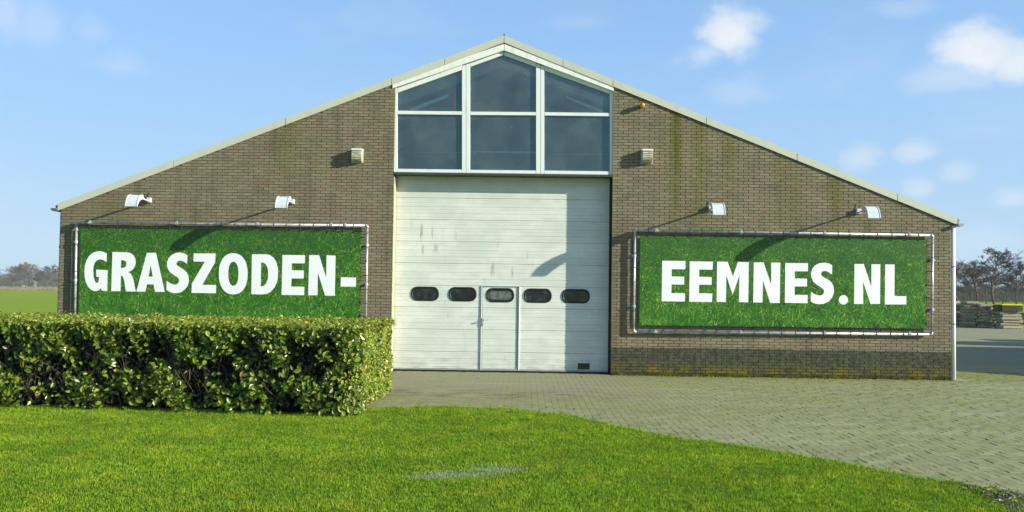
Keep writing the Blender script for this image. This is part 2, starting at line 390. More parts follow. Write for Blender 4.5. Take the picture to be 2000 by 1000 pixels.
verge(EL_, PK, [0, .26, .51, .748, .867, 1.0]); verge(ER_, PK, [0, .13, .35, .55, .757, .868, 1.0])
# gutters and downpipes
def gutter(x, z, sgn):
    g = MB(); y0, y1 = -.12, DEPTH + .3; prof = [(math.cos(t) * .062, math.sin(t) * .062) for t in np.linspace(math.pi, 2 * math.pi, 9)] 
    prof = prof + [(c * .9, s_ * .9) for c, s_ in prof[::-1]]
    k = len(prof); vs = [(x + c, y0, z + s_) for c, s_ in prof] + [(x + c, y1, z + s_) for c, s_ in prof]
    g.add(vs, [(i, (i + 1) % k, (i + 1) % k + k, i + k) for i in range(k)])
    g.add([(x + math.cos(t) * .062, y0 - .002, z + math.sin(t) * .062) for t in np.linspace(math.pi, 2 * math.pi, 9)], [tuple(range(9))])
    return g
gutter(EL_[0] - .05, EL_[1] + .05, -1).build('gutter', plain('grey_gutter', (.10, .12, .13), .5), barn)
gutter(ER_[0] + .045, ER_[1] + .02, 1).build('gutter', M_greypipe, barn)
xp, _ = U(1862.2, 600, .045)
dp = MB().tube([(xp, .045, .012), (xp, .045, ER_[1] - .02)], .041, 14).build('downpipe', M_pvc, barn, True); dp['label'] = 'white downpipe at the right corner'
for py in (521, 633): z = U(1862, py, .045)[1]; MB().tube([(xp, .045, z - .014), (xp, .045, z + .014)], .047, 12).build('pipe_clip', M_greypipe, dp)
MB().box(xp - .1, xp + .2, -.18, .06, -.01, .018).build('gully_cover', plain('concrete_gully', (.30, .28, .24), .9), barn)
xq = XL - .03
dp = MB().tube([(xq, .12, 0), (xq, .12, EL_[1] - .03)], .04, 12).build('downpipe', M_greypipe, barn, True); dp['label'] = 'downpipe at the left corner, its shade put into a grey colour'
for py in (482,): z = U(112, py, .12)[1]; MB().tube([(xq, .12, z - .02), (xq, .12, z + .02)], .048, 12).build('pipe_clip', M_black, dp)

# white fascia over the window
FY = -.026
def bandpoly(a, b, c, d): return [a, b, c, d]
fl = [U(766.5, 172.5, FY), U(984, 98.3, FY), U(984, 85.5, FY), U(766.5, 160, FY)]
fr = [U(984.9, 98.3, FY), U(1198.5, 178, FY), U(1198.5, 166, FY), U(984.9, 85.5, FY)]
MB().quadxz(fl, FY, .12).build('fascia_board', M_fascia, barn, bevel=.004); MB().quadxz(fr, FY, .12).build('fascia_board', M_fascia, barn, bevel=.004)
# gable window: frame members and six panes
gw = empty('gable_window', (0, 0, 0), None, None); gw.parent = barn
WY = .025
def mem(pxs, name='frame_member', y0=WY, y1=.10, m=M_white): return MB().quadxz([U(x, y, y0) for x, y in pxs], y0, y1).build(name, m, gw, bevel=.003)
mem([(766, 336), (776, 336), (776, 171.5), (766, 174.5)])                               # left stile
mem([(1191, 342), (1198.3, 342), (1198.3, 179.6), (1191, 176.8)])                      # right stile
mem([(902.3, 338), (909.6, 338), (909.6, 126.3), (902.3, 128.8)]); mem([(910.4, 338), (918, 338), (918, 123.4), (910.4, 126)])
mem([(1047, 340), (1055, 340), (1055, 127), (1047, 124)]); mem([(1055.8, 340), (1063, 340), (1063, 130), (1055.8, 127.4)])
def rail(x0, x1, ya, yb, h, dy=0): mem([(x0 + .5, ya + h), (x1 - .5, yb + h), (x1 - .5, yb), (x0 + .5, ya)], 'frame_rail', WY + .001 + dy)
rail(776, 902.3, 216.2, 217.5, 6.6); rail(918, 1047, 218, 218.8, 6.4); rail(1063, 1191, 219, 220.6, 6.4)
rail(776, 902.3, 329.6, 331.2, 6.6); rail(918, 1047, 331.6, 333, 6.6); rail(1063, 1191, 333, 334.6, 7.4)
rail(776, 902.3, 171.8, 127.5, 9); rail(918, 983.8, 123.5, 100.2, 6.8); rail(984.6, 1047, 100.2, 122.5, 8); rail(1063, 1191, 129, 175, 8)
GY = .07
def pane(pxs): return MB().quadxz([U(x, y, GY) for x, y in pxs], GY, GY + .006).build('pane', M_glass, gw)
pane([(774, 331.5), (904, 333.5), (904, 222), (774, 221)]); pane([(916, 334), (1049, 335.5), (1049, 223), (916, 222.5)]); pane([(1061, 335), (1193, 337), (1193, 225), (1061, 224)])
pane([(774, 218), (904, 219), (904, 132), (774, 177)]); pane([(916, 220), (1049, 221), (1049, 127), (984, 104), (916, 128)]); pane([(1061, 221), (1193, 222.5), (1193, 180), (1061, 133)])
# sill / lintel box under the window with its dark drip edge
zs = U(980, 338.2, -.02)[1]; zl = U(767, 337, 0)[1]; zr = U(1196, 342.4, 0)[1]
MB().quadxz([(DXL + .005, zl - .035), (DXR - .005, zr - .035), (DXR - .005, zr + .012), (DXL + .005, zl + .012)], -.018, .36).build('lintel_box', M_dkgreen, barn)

# sectional door
od = empty('overhead_door', (0, 0, 0), None, None); od.parent = barn
DY = .32
x0, x1 = DXL + .012, DXR - .03
ys_l = [342, 384.5, 427, 469.5, 512, 555, 597.5, 640.5, 684, 717.5]; slopey = .0165
def dz_at(py): return U(981, py + .5, DY)[1]
zz_ = [dz_at(y + 3) for y in ys_l]; zz_ = [dz_at(y) for y in (344, 388, 430.5, 473, 515.5, 559, 601.5, 644.5, 688, 721.5)]
wx0, wx1 = U(941, 640, DY)[0], U(1013, 640, DY)[0]
def dpanel(a, b, z1, z0, parent=od):
    h = z1 - z0; g = .0022; pr = [(DY + .04, z0 + .002), (DY + .007, z0 + .002), (DY, z0 + .010)]
    for f, dpt in ((.12, .0025), (.30, .004), (.47, .0025), (.60, .004), (.78, .0025), (.90, .0025)):
        z = z0 + h * f; pr += [(DY, z - .005), (DY + dpt * 1.6, z - .002), (DY + dpt * 1.6, z + .002), (DY, z + .005)]
    pr += [(DY, z1 - .009), (DY + .006, z1 - .002), (DY + .04, z1 - .002)]
    return MB().extx(pr, a, b).build('door_panel', M_door, parent)
for i in range(9):
    z1, z0 = zz_[i], zz_[i + 1]
    if i < 5: dpanel(x0, x1, z1, z0)
    else:
        dpanel(x0, wx0 - .022, z1, z0); dpanel(wx0 + .024, wx1 - .03, z1, z0); dpanel(wx1 + .016, x1, z1, z0)
zb = zz_[9]
MB().box(x0, x1, DY - .01, DY + .04, .028, zb - .003).build('bottom_rail', M_rail, od, bevel=.003)
MB().box(x0, x1, DY - .004, DY + .04, .004, .0265).build('rubber_seal', M_black, od)
MB().box(x0, x1, DY + .03, DY + .045, .03, zz_[0]).build('panel_backing', M_rail, od)
zt = zz_[5]
MB().box(wx0 - .02, wx0 - .001, DY - .022, DY + .03, zb, zt - .004).build('wicket_frame', M_white, od, bevel=.003)
MB().box(wx0 + .002, wx0 + .022, DY - .012, DY + .03, zb + .03, zt - .03).build('wicket_frame', M_rail, od, bevel=.002)
MB().box(wx1 - .002, wx1 + .014, DY - .024, DY + .03, zb, zt - .004).build('wicket_frame', M_white, od, bevel=.003)
MB().box(wx1 - .028, wx1 - .004, DY - .008, DY + .03, zb + .03, zt - .03).build('wicket_frame', M_rail, od, bevel=.002)
MB().box(wx0 - .02, wx1 + .014, DY - .02, DY + .03, zt - .003, zt + .012).build('wicket_frame', M_rail, od)
MB().box(wx0 + .002, wx1 - .004, DY - .014, DY + .03, zb + .002, zb + .026).build('wicket_threshold', M_rail, od)
# handle
hx, hz = U(943, 625, DY - .05)
h = MB(); h.box(hx - .018, hx + .018, DY - .034, DY - .0225, hz - .13, hz + .04); h.tube([(hx, DY - .03, hz), (hx, DY - .085, hz)], .009); h.tube([(hx, DY - .085, hz), (hx + .03, DY - .09, hz), (hx + .11, DY - .085, hz + .002)], .008); h.tube([(hx, DY - .03, hz - .085), (hx, DY - .042, hz - .085)], .014)
h.build('handle', M_alu, od)
def stadium(cx, cz, w, hh, r, k=6):
    pts = []
    for sx, sz, a0 in ((1, 1, 0), (-1, 1, 90), (-1, -1, 180), (1, -1, 270)):
        for j in range(k + 1):
            a = math.radians(a0 + 90 * j / k); pts.append((cx + sx * (w / 2 - r) + r * math.cos(a), cz + sz * (hh / 2 - r) + r * math.sin(a)))
    return pts
def ring(o_, i_, y0, y1, y2):      # outer loop, inner loop; rounded rim
    k = len(o_); mid = [((a[0] + b[0]) / 2, (a[1] + b[1]) / 2) for a, b in zip(o_, i_)]
    vs = [(x, y2, z) for x, z in o_] + [(x, y1, z) for x, z in o_] + [(x, y0, z) for x, z in mid] + [(x, y1, z) for x, z in i_] + [(x, y2, z) for x, z in i_]
    fs = [(r_ * k + i, r_ * k + (i + 1) % k, (r_ + 1) * k + (i + 1) % k, (r_ + 1) * k + i) for r_ in range(4) for i in range(k)]
    return MB().add(vs, fs)
for i, (px, py) in enumerate(((830.3, 573.5), (903.8, 574.4), (977.3, 576.3), (1050.5, 577.3), (1124.5, 578.4))):
    cx, cz = U(px, py, DY); w_, h_ = .60, .305
    if i == 0: cx += .0
    ring(stadium(cx, cz, w_, h_, .135), stadium(cx, cz, w_ - .075, h_ - .075, .10), DY - .020, DY - .012, DY + .001).build('window_rim', M_black, od, True)
    MB().quadxz(stadium(cx, cz, w_ - .06, h_ - .06, .105), DY - .003, DY + .001).build('window_pane', M_dpane, od)
    pale = MB().quadxz(stadium(cx + .01, cz - .01, w_ - .12, h_ - .13, .07), DY - .0042, DY - .0032)
    if i == 2: pale.build('frosted_pane', plain('frosted', (.13, .15, .14), .4, var=.4, sc=9), od)
vx, vz = U(1140, 715.5, DY)
v = MB(); v.box(vx - .125, vx + .125, DY - .012, DY + .001, vz - .065, vz + .065)
vg = v.build('vent_grille', M_black, od)
for k in range(4): MB().box(vx - .11, vx + .11, DY - .02, DY - .0125, vz - .052 + k * .027, vz - .036 + k * .027).build('louvre', M_dkgreen, vg)

# interior seen through the gable window
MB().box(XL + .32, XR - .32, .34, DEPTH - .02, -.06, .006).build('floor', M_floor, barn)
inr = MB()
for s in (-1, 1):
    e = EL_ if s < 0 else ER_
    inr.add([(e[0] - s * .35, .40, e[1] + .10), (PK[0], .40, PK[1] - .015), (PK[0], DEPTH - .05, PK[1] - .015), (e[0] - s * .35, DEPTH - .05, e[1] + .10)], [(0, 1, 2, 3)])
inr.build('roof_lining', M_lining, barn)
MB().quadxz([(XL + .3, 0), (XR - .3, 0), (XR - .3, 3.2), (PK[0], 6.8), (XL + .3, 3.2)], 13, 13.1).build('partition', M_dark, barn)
M_beam = plain('laminated_beam', (.68, .47, .40), .7)
for y in (.15, 4.5):
    b = MB()
    for s in (-1, 1):
        e = EL_ if s < 0 else ER_; mx = PK[0] + (e[0] - PK[0]) * .93; mz = PK[1] + (e[1] - PK[1]) * .93
        b.hexa([(PK[0], y, PK[1] - .46), (mx, y, mz - .46), (mx, y + .16, mz - .46), (PK[0], y + .16, PK[1] - .46), (PK[0], y, PK[1] - .03), (mx, y, mz - .03), (mx, y + .16, mz - .03), (PK[0], y + .16, PK[1] - .03)])
    b.build('portal_beam', M_beam, barn)
M_tube = plain('lamp_casing', (.95, .95, .95), .5)
for (pa, pb, hh_) in (((802, 212), (876, 183.5), .075), ((1106, 188), (1178, 217), .045)):
    (xa, za), (xb, zb2) = U(*pa, .12), U(*pb, .12)
    MB().hexa([(xa, .10, za - hh_), (xb, .10, zb2 - hh_), (xb, .14, zb2 - hh_), (xa, .14, za - hh_), (xa, .10, za), (xb, .10, zb2), (xb, .14, zb2), (xa, .14, za)]).build('interior_lamp', M_tube, barn)
zi = U(980, 297, .75)[1]; MB().box(-.78, .78, .72, .76, zi - .016, zi + .012).build('interior_rail', M_tube, barn)
MB().box(-2.3, 2.3, .74, .80, zi - .03, zi - .017).build('interior_track', M_rail, barn)

# ------------------------------------------------------------------ lamps on the wall
def wall_lamp(px, py, label):
    X, Z = U(px, py, -.08); t = empty('wall_lamp', (X, 0, Z), label, 'wall lamp', 'bulkhead lamps beside the gable window')
    prof = [(-.012, -.135), (-.06, -.14), (-.13, -.115), (-.168, -.05), (-.172, .02), (-.155, .085), (-.012, .10)]
    MB().extx([(y, z + Z) for y, z in prof], X - .105, X + .105).build('glass_bowl', M_bowl, t, bevel=.006)
    MB().box(X - .112, X + .112, -.17, -.012, Z + .101, Z + .142).build('cap', M_white, t, bevel=.006)
    MB().box(X - .125, X + .125, -.02, -.009, Z - .15, Z + .16).build('back_plate', M_alu, t)
    for k in range(4): MB().box(X - .1075, X + .1075, -.1775, -.06, Z - .085 + k * .045, Z - .078 + k * .045).build('rib', M_bowl, t)
def bowl_fn(q, b):
    p = q.pos(); k = q.noise(q.scale(p, (6, 2, 14)), 2, 4)
    setb(q, b, q.mix(q.ramp(k, .35, .65), (.42, .38, .20), (.62, .60, .46)), .25, .6); b.inputs['Transmission Weight'].default_value = .15
M_bowl = mat('yellowed_lamp_glass', bowl_fn)
wall_lamp(697.5, 304, 'boxy yellowed bulkhead lamp with white cap on the bricks left of the gable window')
wall_lamp(1264, 305, 'boxy yellowed bulkhead lamp on the bricks right of the gable window, below the orange beacon')
X, Z = U(1254.5, 205.5, -.12); t = empty('beacon', (X, 0, Z), 'small round orange warning beacon on the bricks near the roof edge', 'beacon')
MB().tube([(X, -.008, Z), (X, -.05, Z)], .048, 16).build('socket', plain('rusty_orange', (.35, .16, .05), .7), t, True)
b = MB(); rr = [.052] * 5 + [.05, .042, .026, .006]; yy = [-.05, -.07, -.09, -.11, -.125, -.14, -.152, -.16, -.163]
b.tube([(X, y, Z) for y in yy], rr, 16).build('lens', plain('orange_lens', (.62, .25, .03), .3, var=.35, sc=30), t, True)
M_lamp = plain('lamp_housing', (.58, .62, .65), .35, var=.05)
M_lens = plain('lamp_lens', (.25, .28, .3), .1)
def floodlight(px, py, label):
    X, Z = U(px, py, -.05); t = empty('floodlight', (X, 0, Z), label, 'floodlight', 'floodlights on arms above the banners')
    jb = MB().box(X - .045, X + .045, -.085, -.009, Z - .05, Z + .055).build('junction_box', M_lamp, t, bevel=.008)
    MB().tube([(X, -.08, Z - .02), (X, -.30, Z - .005), (X, -.58, Z + .015)], .019, 8).build('arm', M_lamp, t, True)
    MB().box(X - .05, X + .05, -.60, -.56, Z - .02, Z + .045).build('bracket', M_alu, t)
    top = [(-.60, .045), (-.68, .05), (-.76, .035), (-.83, -.005), (-.885, -.07), (-.92, -.15), (-.935, -.215)]
    bot = [(-.90, -.225), (-.86, -.16), (-.80, -.095), (-.70, -.05), (-.60, -.03)]
    MB().extx([(y, Z + z) for y, z in top + bot], X - .118, X + .118).build('housing', M_lamp, t, bevel=.01)
    b = MB(); b.extx([(y - .004, Z + z + .007) for y, z in top[1:]] + [(y + .004, Z + z - .003) for y, z in top[1:][::-1]], X - .128, X - .110); b.build('cooling_fin', M_lamp, t)
    b = MB(); b.extx([(y - .004, Z + z + .007) for y, z in top[1:]] + [(y + .004, Z + z - .003) for y, z in top[1:][::-1]], X + .110, X + .128); b.build('cooling_fin', M_lamp, t)
    MB().extx([(y + .006, Z + z - .004) for y, z in bot] + [(y, Z + z + .002) for y, z in bot[::-1]], X - .1, X + .1).build('lens', M_lens, t)
    MB().tube([(X - .03, -.03, Z + .05), (X - .035, -.02, Z + .10), (X - .03, -.012, Z + .16)], .006, 5).build('cable', M_black, t)
floodlight(291, 391, 'white floodlight on an arm, leftmost of the two above the GRASZODEN banner')
floodlight(571, 394, 'white floodlight on an arm above the right part of the GRASZODEN banner')
floodlight(1388, 407, 'white floodlight on an arm above the left part of the EEMNES.NL banner')
floodlight(1677, 413, 'white floodlight on an arm, rightmost, nearest the lower end of the roof')

# ------------------------------------------------------------------ banners
def tone_mat(name, stops, rough=.6, spec=.3, trans=0, back=None, extra=None):
    def f(q, b):
        if name == 'grass_print': setb(q, b, bump=q.noise(q.scale(q.pos(), (1, 1, .6)), 2.2, 3), bs=.3, bd=.05)
        a = q.n('ShaderNodeAttribute'); a.attribute_name = 'tone'
        r = q.n('ShaderNodeValToRGB'); q.L.new(a.outputs['Fac'], r.inputs[0])
        e = r.color_ramp.elements; e[0].position, e[0].color = stops[0][0], (*stops[0][1], 1); e[1].position, e[1].color = stops[-1][0], (*stops[-1][1], 1)
        for p_, c_ in stops[1:-1]: k = e.new(p_); k.color = (*c_, 1)
        col = r.outputs[0]
        if extra: col = extra(q, col)
        setb(q, b, col, rough, spec)
        if trans:
            tr = q.n('ShaderNodeBsdfTranslucent'); q.inp(tr.inputs[0], q.mix(1.0, col, (1.2, 1.25, .7), 'MULTIPLY'))
            mx = q.n('ShaderNodeMixShader'); mx.inputs[0].default_value = trans; q.L.new(b.outputs[0], mx.inputs[1]); q.L.new(tr.outputs[0], mx.inputs[2]); q.L.new(mx.outputs[0], q.o.inputs[0])
    return mat(name, f)
M_print = tone_mat('grass_print', [(0, (.012, .050, .012)), (.35, (.030, .125, .015)), (.6, (.055, .205, .018)), (.85, (.14, .32, .045)), (1, (.34, .46, .09))], .7, .12)
M_sheet = plain('banner_vinyl', (.022, .085, .012), .5)
M_letter = plain('white_print', (.80, .82, .82), .5, var=.01)
CA, CB, CC_, CD, CE, CF = (150, 470, 8.3333), (310, 470, 8.3333), (470, 470, 7.692), (1280, 490, 8.335), (1460, 490, 8.3333), (1600, 490, 8.332)
def ell(cx, cy, rx, ry, e=2.25, k=32, sh=0):
    o = []
    for i in range(k):
        a = 2 * math.pi * i / k; c, s = math.cos(a), math.sin(a)
        o.append((cx + rx * math.copysign(abs(c) ** (2 / e), c) - sh * s, cy + ry * math.copysign(abs(s) ** (2 / e), s)))
    return o
SB = [(468,240),(420,210),(350,192),(280,200),(210,235),(160,285),(135,350),(135,410),(155,470),(195,525),(260,570),(310,600),(333,635),(325,680),(290,712),(245,715),(190,695),(130,655),(125,800),(180,835),(240,855),(300,855),(370,835),(430,790),(475,730),(493,650),(485,575),(455,515),(400,465),(340,430),(295,400),(288,370),(305,340),(345,322),(390,332),(430,355),(462,380)]
SE = [(1378,235),(1330,205),(1250,192),(1170,200),(1100,235),(1055,290),(1033,360),(1038,430),(1070,500),(1120,545),(1190,590),(1235,625),(1248,660),(1235,700),(1195,725),(1140,722),(1085,700),(1033,665),(1028,825),(1090,855),(1160,868),(1240,862),(1320,825),(1380,755),(1408,670),(1400,580),(1365,510),(1310,465),(1250,435),(1205,405),(1195,375),(1210,340),(1245,325),(1290,332),(1335,355),(1375,385)]
LEFT = [
 (CA, [[(490,210),(440,185),(375,170),(310,178),(250,205),(195,255),(155,325),(132,410),(123,500),(128,590),(145,670),(180,745),(225,795),(275,820),(330,818),(365,800),(390,775),(410,815),(495,820),(503,480),(315,472),(318,588),(362,592),(358,640),(350,675),(330,692),(305,675),(285,635),(272,570),(268,490),(275,410),(295,355),(330,318),(385,303),(430,315),(485,350)]]),
 (CA, [[(580,185),(800,188),(870,200),(920,235),(950,290),(960,350),(950,410),(920,460),(885,490),(835,512),(880,540),(910,590),(930,680),(960,828),(800,825),(785,740),(770,640),(750,585),(718,568),(712,822),(560,822)],[(722,318),(760,318),(795,335),(808,375),(800,415),(775,440),(718,445)]]),
 (CA, [[(1140,198),(1290,198),(1432,835),(1275,835),(1250,712),(1143,710),(1115,830),(970,828)],[(1203,400),(1235,585),(1168,585)]]),
 (CB, [SB]),
 (CB, [[(568,208),(925,210),(920,350),(710,718),(935,722),(932,857),(533,850),(540,700),(750,343),(565,340)]]),
 (CB, [ell(1213,540,235,335), ell(1215,539,83,196)]),
 (CC_, [[(170,205),(380,205),(440,215),(500,260),(540,330),(562,430),(560,540),(545,630),(505,710),(450,770),(390,800),(330,808),(160,805)],[(308,328),(350,332),(385,365),(408,420),(415,500),(408,580),(385,640),(350,678),(303,690)]]),
 (CC_, [[(628,215),(968,218),(965,342),(768,340),(768,445),(950,448),(948,568),(765,568),(760,690),(958,693),(955,820),(615,815)]]),
 (CC_, [[(1030,218),(1180,218),(1285,555),(1290,220),(1427,225),(1415,828),(1268,825),(1160,480),(1155,820),(1015,820)]]),
 (CC_, [[(1505,550),(1735,555),(1732,692),(1502,690)]])]
RIGHT = [
 (CD, [[(112,160),(490,165),(488,300),(265,298),(265,415),(470,420),(468,550),(263,547),(260,687),(483,692),(480,825),(102,820)]]),
 (CD, [[(560,170),(937,175),(932,307),(715,303),(713,420),(918,428),(917,553),(712,550),(710,690),(928,693),(922,833),(550,828)]]),
 (CD, [[(1005,175),(1178,178),(1262,415),(1345,180),(1522,185),(1512,838),(1360,835),(1368,400),(1258,715),(1155,400),(1148,833),(998,830)]]),
 (CE, [[(102,187),(262,187),(385,550),(385,190),(533,192),(525,850),(368,845),(252,480),(243,840),(92,840)]]),
 (CE, [[(615,198),(985,200),(983,332),(768,332),(768,448),(970,452),(968,580),(767,578),(767,715),(980,718),(977,852),(608,845)]]),
 (CE, [SE]),
 (CF, [ell(395,797,75,77,2)]),
 (CF, [[(575,213),(725,213),(848,580),(850,218),(995,218),(990,863),(835,863),(713,500),(717,863),(567,863)]]),
 (CF, [[(1075,220),(1228,222),(1225,735),(1420,738),(1418,872),(1068,872)]])]
def banner(frame, sheet, letters, label, seed, clampx, sidez):
    R_ = np.random.default_rng(seed); BY, PY, PR = -.075, -.082, .026
    c = [U(x, y, PY) for x, y in frame]                      # TL TR BR BL
    t = empty('banner_sign', ((c[0][0] + c[1][0]) / 2, PY, c[3][1]), label, 'banner', 'grass-print banners stretched in pipe frames')
    cut = .05
    def lerp(a, b, k): return (a[0] + (b[0] - a[0]) * k, a[1] + (b[1] - a[1]) * k)
    for i in range(4):
        a, b = c[i], c[(i + 1) % 4]; L = math.dist(a, b)
        p, q = lerp(a, b, cut / L), lerp(a, b, 1 - cut / L)
        MB().tube([(p[0], PY, p[1]), (q[0], PY, q[1])], PR, 10).build('frame_pipe', M_galv, t, True)
        pv = c[i - 1]; d = lerp(a, pv, cut / math.dist(a, pv)); m1 = lerp(a, p, .45); m2 = lerp(a, d, .45); mm = ((m1[0] + m2[0]) / 2 * .9 + a[0] * .1, (m1[1] + m2[1]) / 2 * .9 + a[1] * .1)
        MB().tube([(d[0], PY, d[1]), (m2[0], PY, m2[1]), (mm[0], PY, mm[1]), (m1[0], PY, m1[1]), (p[0], PY, p[1])], PR * 1.14, 10).build('elbow', M_galv, t, True)
    s = [U(x, y, BY) for x, y in sheet]
    sh = MB().quadxz([s[3], s[2], s[1], s[0]], BY, BY + .003).build('banner_sheet', M_sheet, t)
    # the printed turf: flat slivers of colour lying in the sheet
    N = 26000; u, v = R_.random(N), R_.random(N); w_, h_ = s[1][0] - s[0][0], s[0][1] - s[3][1]
    P = lambda u, v: np.stack([(s[3][0] + (s[2][0] - s[3][0]) * u) * (1 - v) + (s[0][0] + (s[1][0] - s[0][0]) * u) * v, (s[3][1] + (s[2][1] - s[3][1]) * u) * (1 - v) + (s[0][1] + (s[1][1] - s[0][1]) * u) * v], 1)
    order = np.argsort(-v); u, v = u[order], v[order]
    sz = (.5 + .9 * (1 - v)); a = R_.normal(0, .9, N) + .1; ln = R_.uniform(.03, .10, N) * sz; wd = R_.uniform(.005, .013, N) * sz
    base = P(u, v); dirx, dirz = np.sin(a), np.cos(a)
    cl = np.sin(u * 23 + 3 * np.sin(v * 7)) * np.sin(v * 9 + 2 * np.sin(u * 15)) * .10
    tone = np.clip(R_.normal(.47, .21, N) + .10 * v + cl + (R_.random(N) < .02) * .4, .0, 1)
    y = BY - .0004 - np.arange(N) / N * .0012
    def pt(k, o): return np.stack([base[:, 0] + dirx * ln * k + dirz * wd * o, y, base[:, 1] + dirz * ln * k - dirx * wd * o], 1)
    bend = R_.normal(0, .25, N)
    A_, B_, Cc = pt(0, -.5), pt(0, .5), pt(1, 0); Cc[:, 0] += bend * ln
    M1, M2 = pt(.55, -.42), pt(.55, .42); M1[:, 0] += bend * ln * .3; M2[:, 0] += bend * ln * .3
    V = np.stack([A_, B_, M2, Cc, M1], 1)
    lo, hi = P(u * 0, v * 0)[0], P(u * 0 + 1, v * 0 + 1)[0]
    V[:, :, 0] = np.clip(V[:, :, 0], s[3][0] + .012, s[2][0] - .004); 
    zb_ = s[3][1] + (V[:, :, 0] - s[3][0]) / w_ * (s[2][1] - s[3][1]); zt_ = s[0][1] + (V[:, :, 0] - s[0][0]) / w_ * (s[1][1] - s[0][1])
    V[:, :, 2] = np.clip(V[:, :, 2], zb_ + .004, zt_ - .004)
    F = np.arange(N * 5).reshape(N, 5)[:, ::1]
    o = np_mesh('grass_print', V.reshape(-1, 3), F, M_print, np.repeat(tone, 5), sh); tag(o, kind='stuff')
    for (ox, oy, k), polys in letters:
        loops = [[(lambda q_: Vector((q_[0], BY - .0030, q_[1])))(U(ox + x / k, oy + y / k, BY - .003)) for x, y in pl] for pl in polys]
        tri = tessellate_polygon(loops); vs = [tuple(p) for l in loops for p in l]; kk = len(vs)
        m = MB(); m.add(vs, [tuple(f) for f in tri])
        lt = m.build('letter', M_letter, sh)
        for p_ in lt.data.polygons: pass
        if lt.data.polygons[0].normal.y > 0: lt.data.flip_normals()
    # ties
    tie = plain('bungee', (.02, .02, .022), .6)
    def mk(p, q):          # from pipe centre p to sheet edge q
        d = Vector((p[0] - q[0], 0, p[1] - q[1])).normalized(); P0 = Vector((p[0], PY, p[1]))
        path = [P0 + d * PR * 1.1 * math.cos(g) + Vector((0, -1, 0)) * PR * 1.15 * math.sin(g) for g in (math.pi * .05, math.pi * .3, math.pi * .55, math.pi * .8)]
        path += [Vector((q[0], BY - .006, q[1]))]
        MB().tube(path, .006, 5).build('bungee_tie', tie, t)
    nt_ = 21
    for i in range(nt_):
        k = (i + .5) / nt_
        for (a, b, e, f) in ((0, 1, 0, 1), (3, 2, 3, 2)):
            x = c[a][0] + (c[b][0] - c[a][0]) * (k * .95 + .025) + R_.uniform(-.02, .02); kp = (x - c[a][0]) / (c[b][0] - c[a][0]); ks = min(max((x - s[e][0]) / (s[f][0] - s[e][0]), .01), .99)
            p = lerp(c[a], c[b], kp); q = lerp(s[e], s[f], ks); mk(p, (q[0], q[1] + (-.02 if a == 0 else .02)))
    for i in range(7):
        k = (i + .5) / 7
        for (a, b, e, f, dx) in ((0, 3, 0, 3, .02), (1, 2, 1, 2, -.02)):
            p = lerp(c[a], c[b], k + .01); q = lerp(s[e], s[f], k); mk(p, (q[0] + dx, q[1]))
    for px in clampx:
        for a, b in ((0, 1), (3, 2)):
            x = U(px, 450, PY)[0]; p = lerp(c[a], c[b], (x - c[a][0]) / (c[b][0] - c[a][0]))
            k = MB(); k.tube([(p[0] - .025, PY, p[1]), (p[0] + .025, PY, p[1])], PR * 1.35, 10); k.box(p[0] - .02, p[0] + .02, PY + .02, -.008, p[1] - .015, p[1] + .015); k.box(p[0] - .012, p[0] + .012, PY - .02, PY + .03, p[1] + .03, p[1] + .055); k.build('pipe_clamp', M_galv, t)
    for kz in sidez:
        for a, b in ((0, 3), (1, 2)):
            p = lerp(c[a], c[b], kz); sg = -1 if a == 0 else 1
            k = MB(); k.tube([(p[0], PY, p[1] - .025), (p[0], PY, p[1] + .025)], PR * 1.35, 10); k.box(p[0] - .015, p[0] + .015, PY + .02, -.008, p[1] - .02, p[1] + .02); k.box(min(p[0], p[0] + sg * .06), max(p[0], p[0] + sg * .06), PY - .012, PY + .012, p[1] - .01, p[1] + .01); k.build('pipe_clamp', M_galv, t)
banner([(149.5, 435), (717.5, 440.5), (714, 632), (146, 622)], [(156.5, 445), (706, 453), (704, 627.5), (152.5, 615)], LEFT, 'wide green turf-print banner reading GRASZODEN- in a pipe frame above the hedge', 5, (175, 345, 502, 647, 674), (.2, .6))
banner([(1240, 450), (1821.5, 459.5), (1820, 653), (1237.5, 648)], [(1250, 460), (1811, 469), (1810, 642), (1248, 636)], RIGHT, 'wide green turf-print banner reading EEMNES.NL in a pipe frame right of the door', 9, (1282, 1448, 1611, 1776), (.25, .75))

# ------------------------------------------------------------------ ground
def ground_fn(q, b):
    p = q.pos(); x, y, z = q.sep(p)
    k = q.noise(q.scale(p, (1, 3, 1)), .03, 6, .6); f = q.noise(p, .6, 6, .7); g2 = q.noise(p, 25, 5, .75)
    c = q.mix(k, (.19, .28, .018), (.25, .34, .025)); c = q.mix(q.ramp(f, .35, .75, 0, .35), c, (.24, .30, .04)); c = q.mix(q.ramp(g2, .4, .7, 0, .3), c, (.14, .21, .02))
    setb(q, b, c, .9, .05, bump=g2, bs=.6, bd=.03)
M_field = mat('field_grass', ground_fn)
tag(MB().add([(-3000, -900, -.03), (3000, -900, -.03), (3000, 4500, -.03), (-3000, 4500, -.03)], [(0, 1, 2, 3)]).build('field', M_field), kind='structure')
def tan_fn(q, b):
    p = q.pos(); k = q.noise(q.scale(p, (1, 1, 6)), .05, 6, .65); setb(q, b, q.mix(q.ramp(k, .35, .65), (.30, .27, .13), (.22, .25, .08)), .9, .1)
M_tan = mat('dry_meadow', tan_fn)
tag(MB().add([(-1500, 232, .0), (-30, 232, .0), (-30, 900, .0), (-1500, 900, .0)], [(0, 1, 2, 3)]).build('meadow', M_tan), kind='structure')
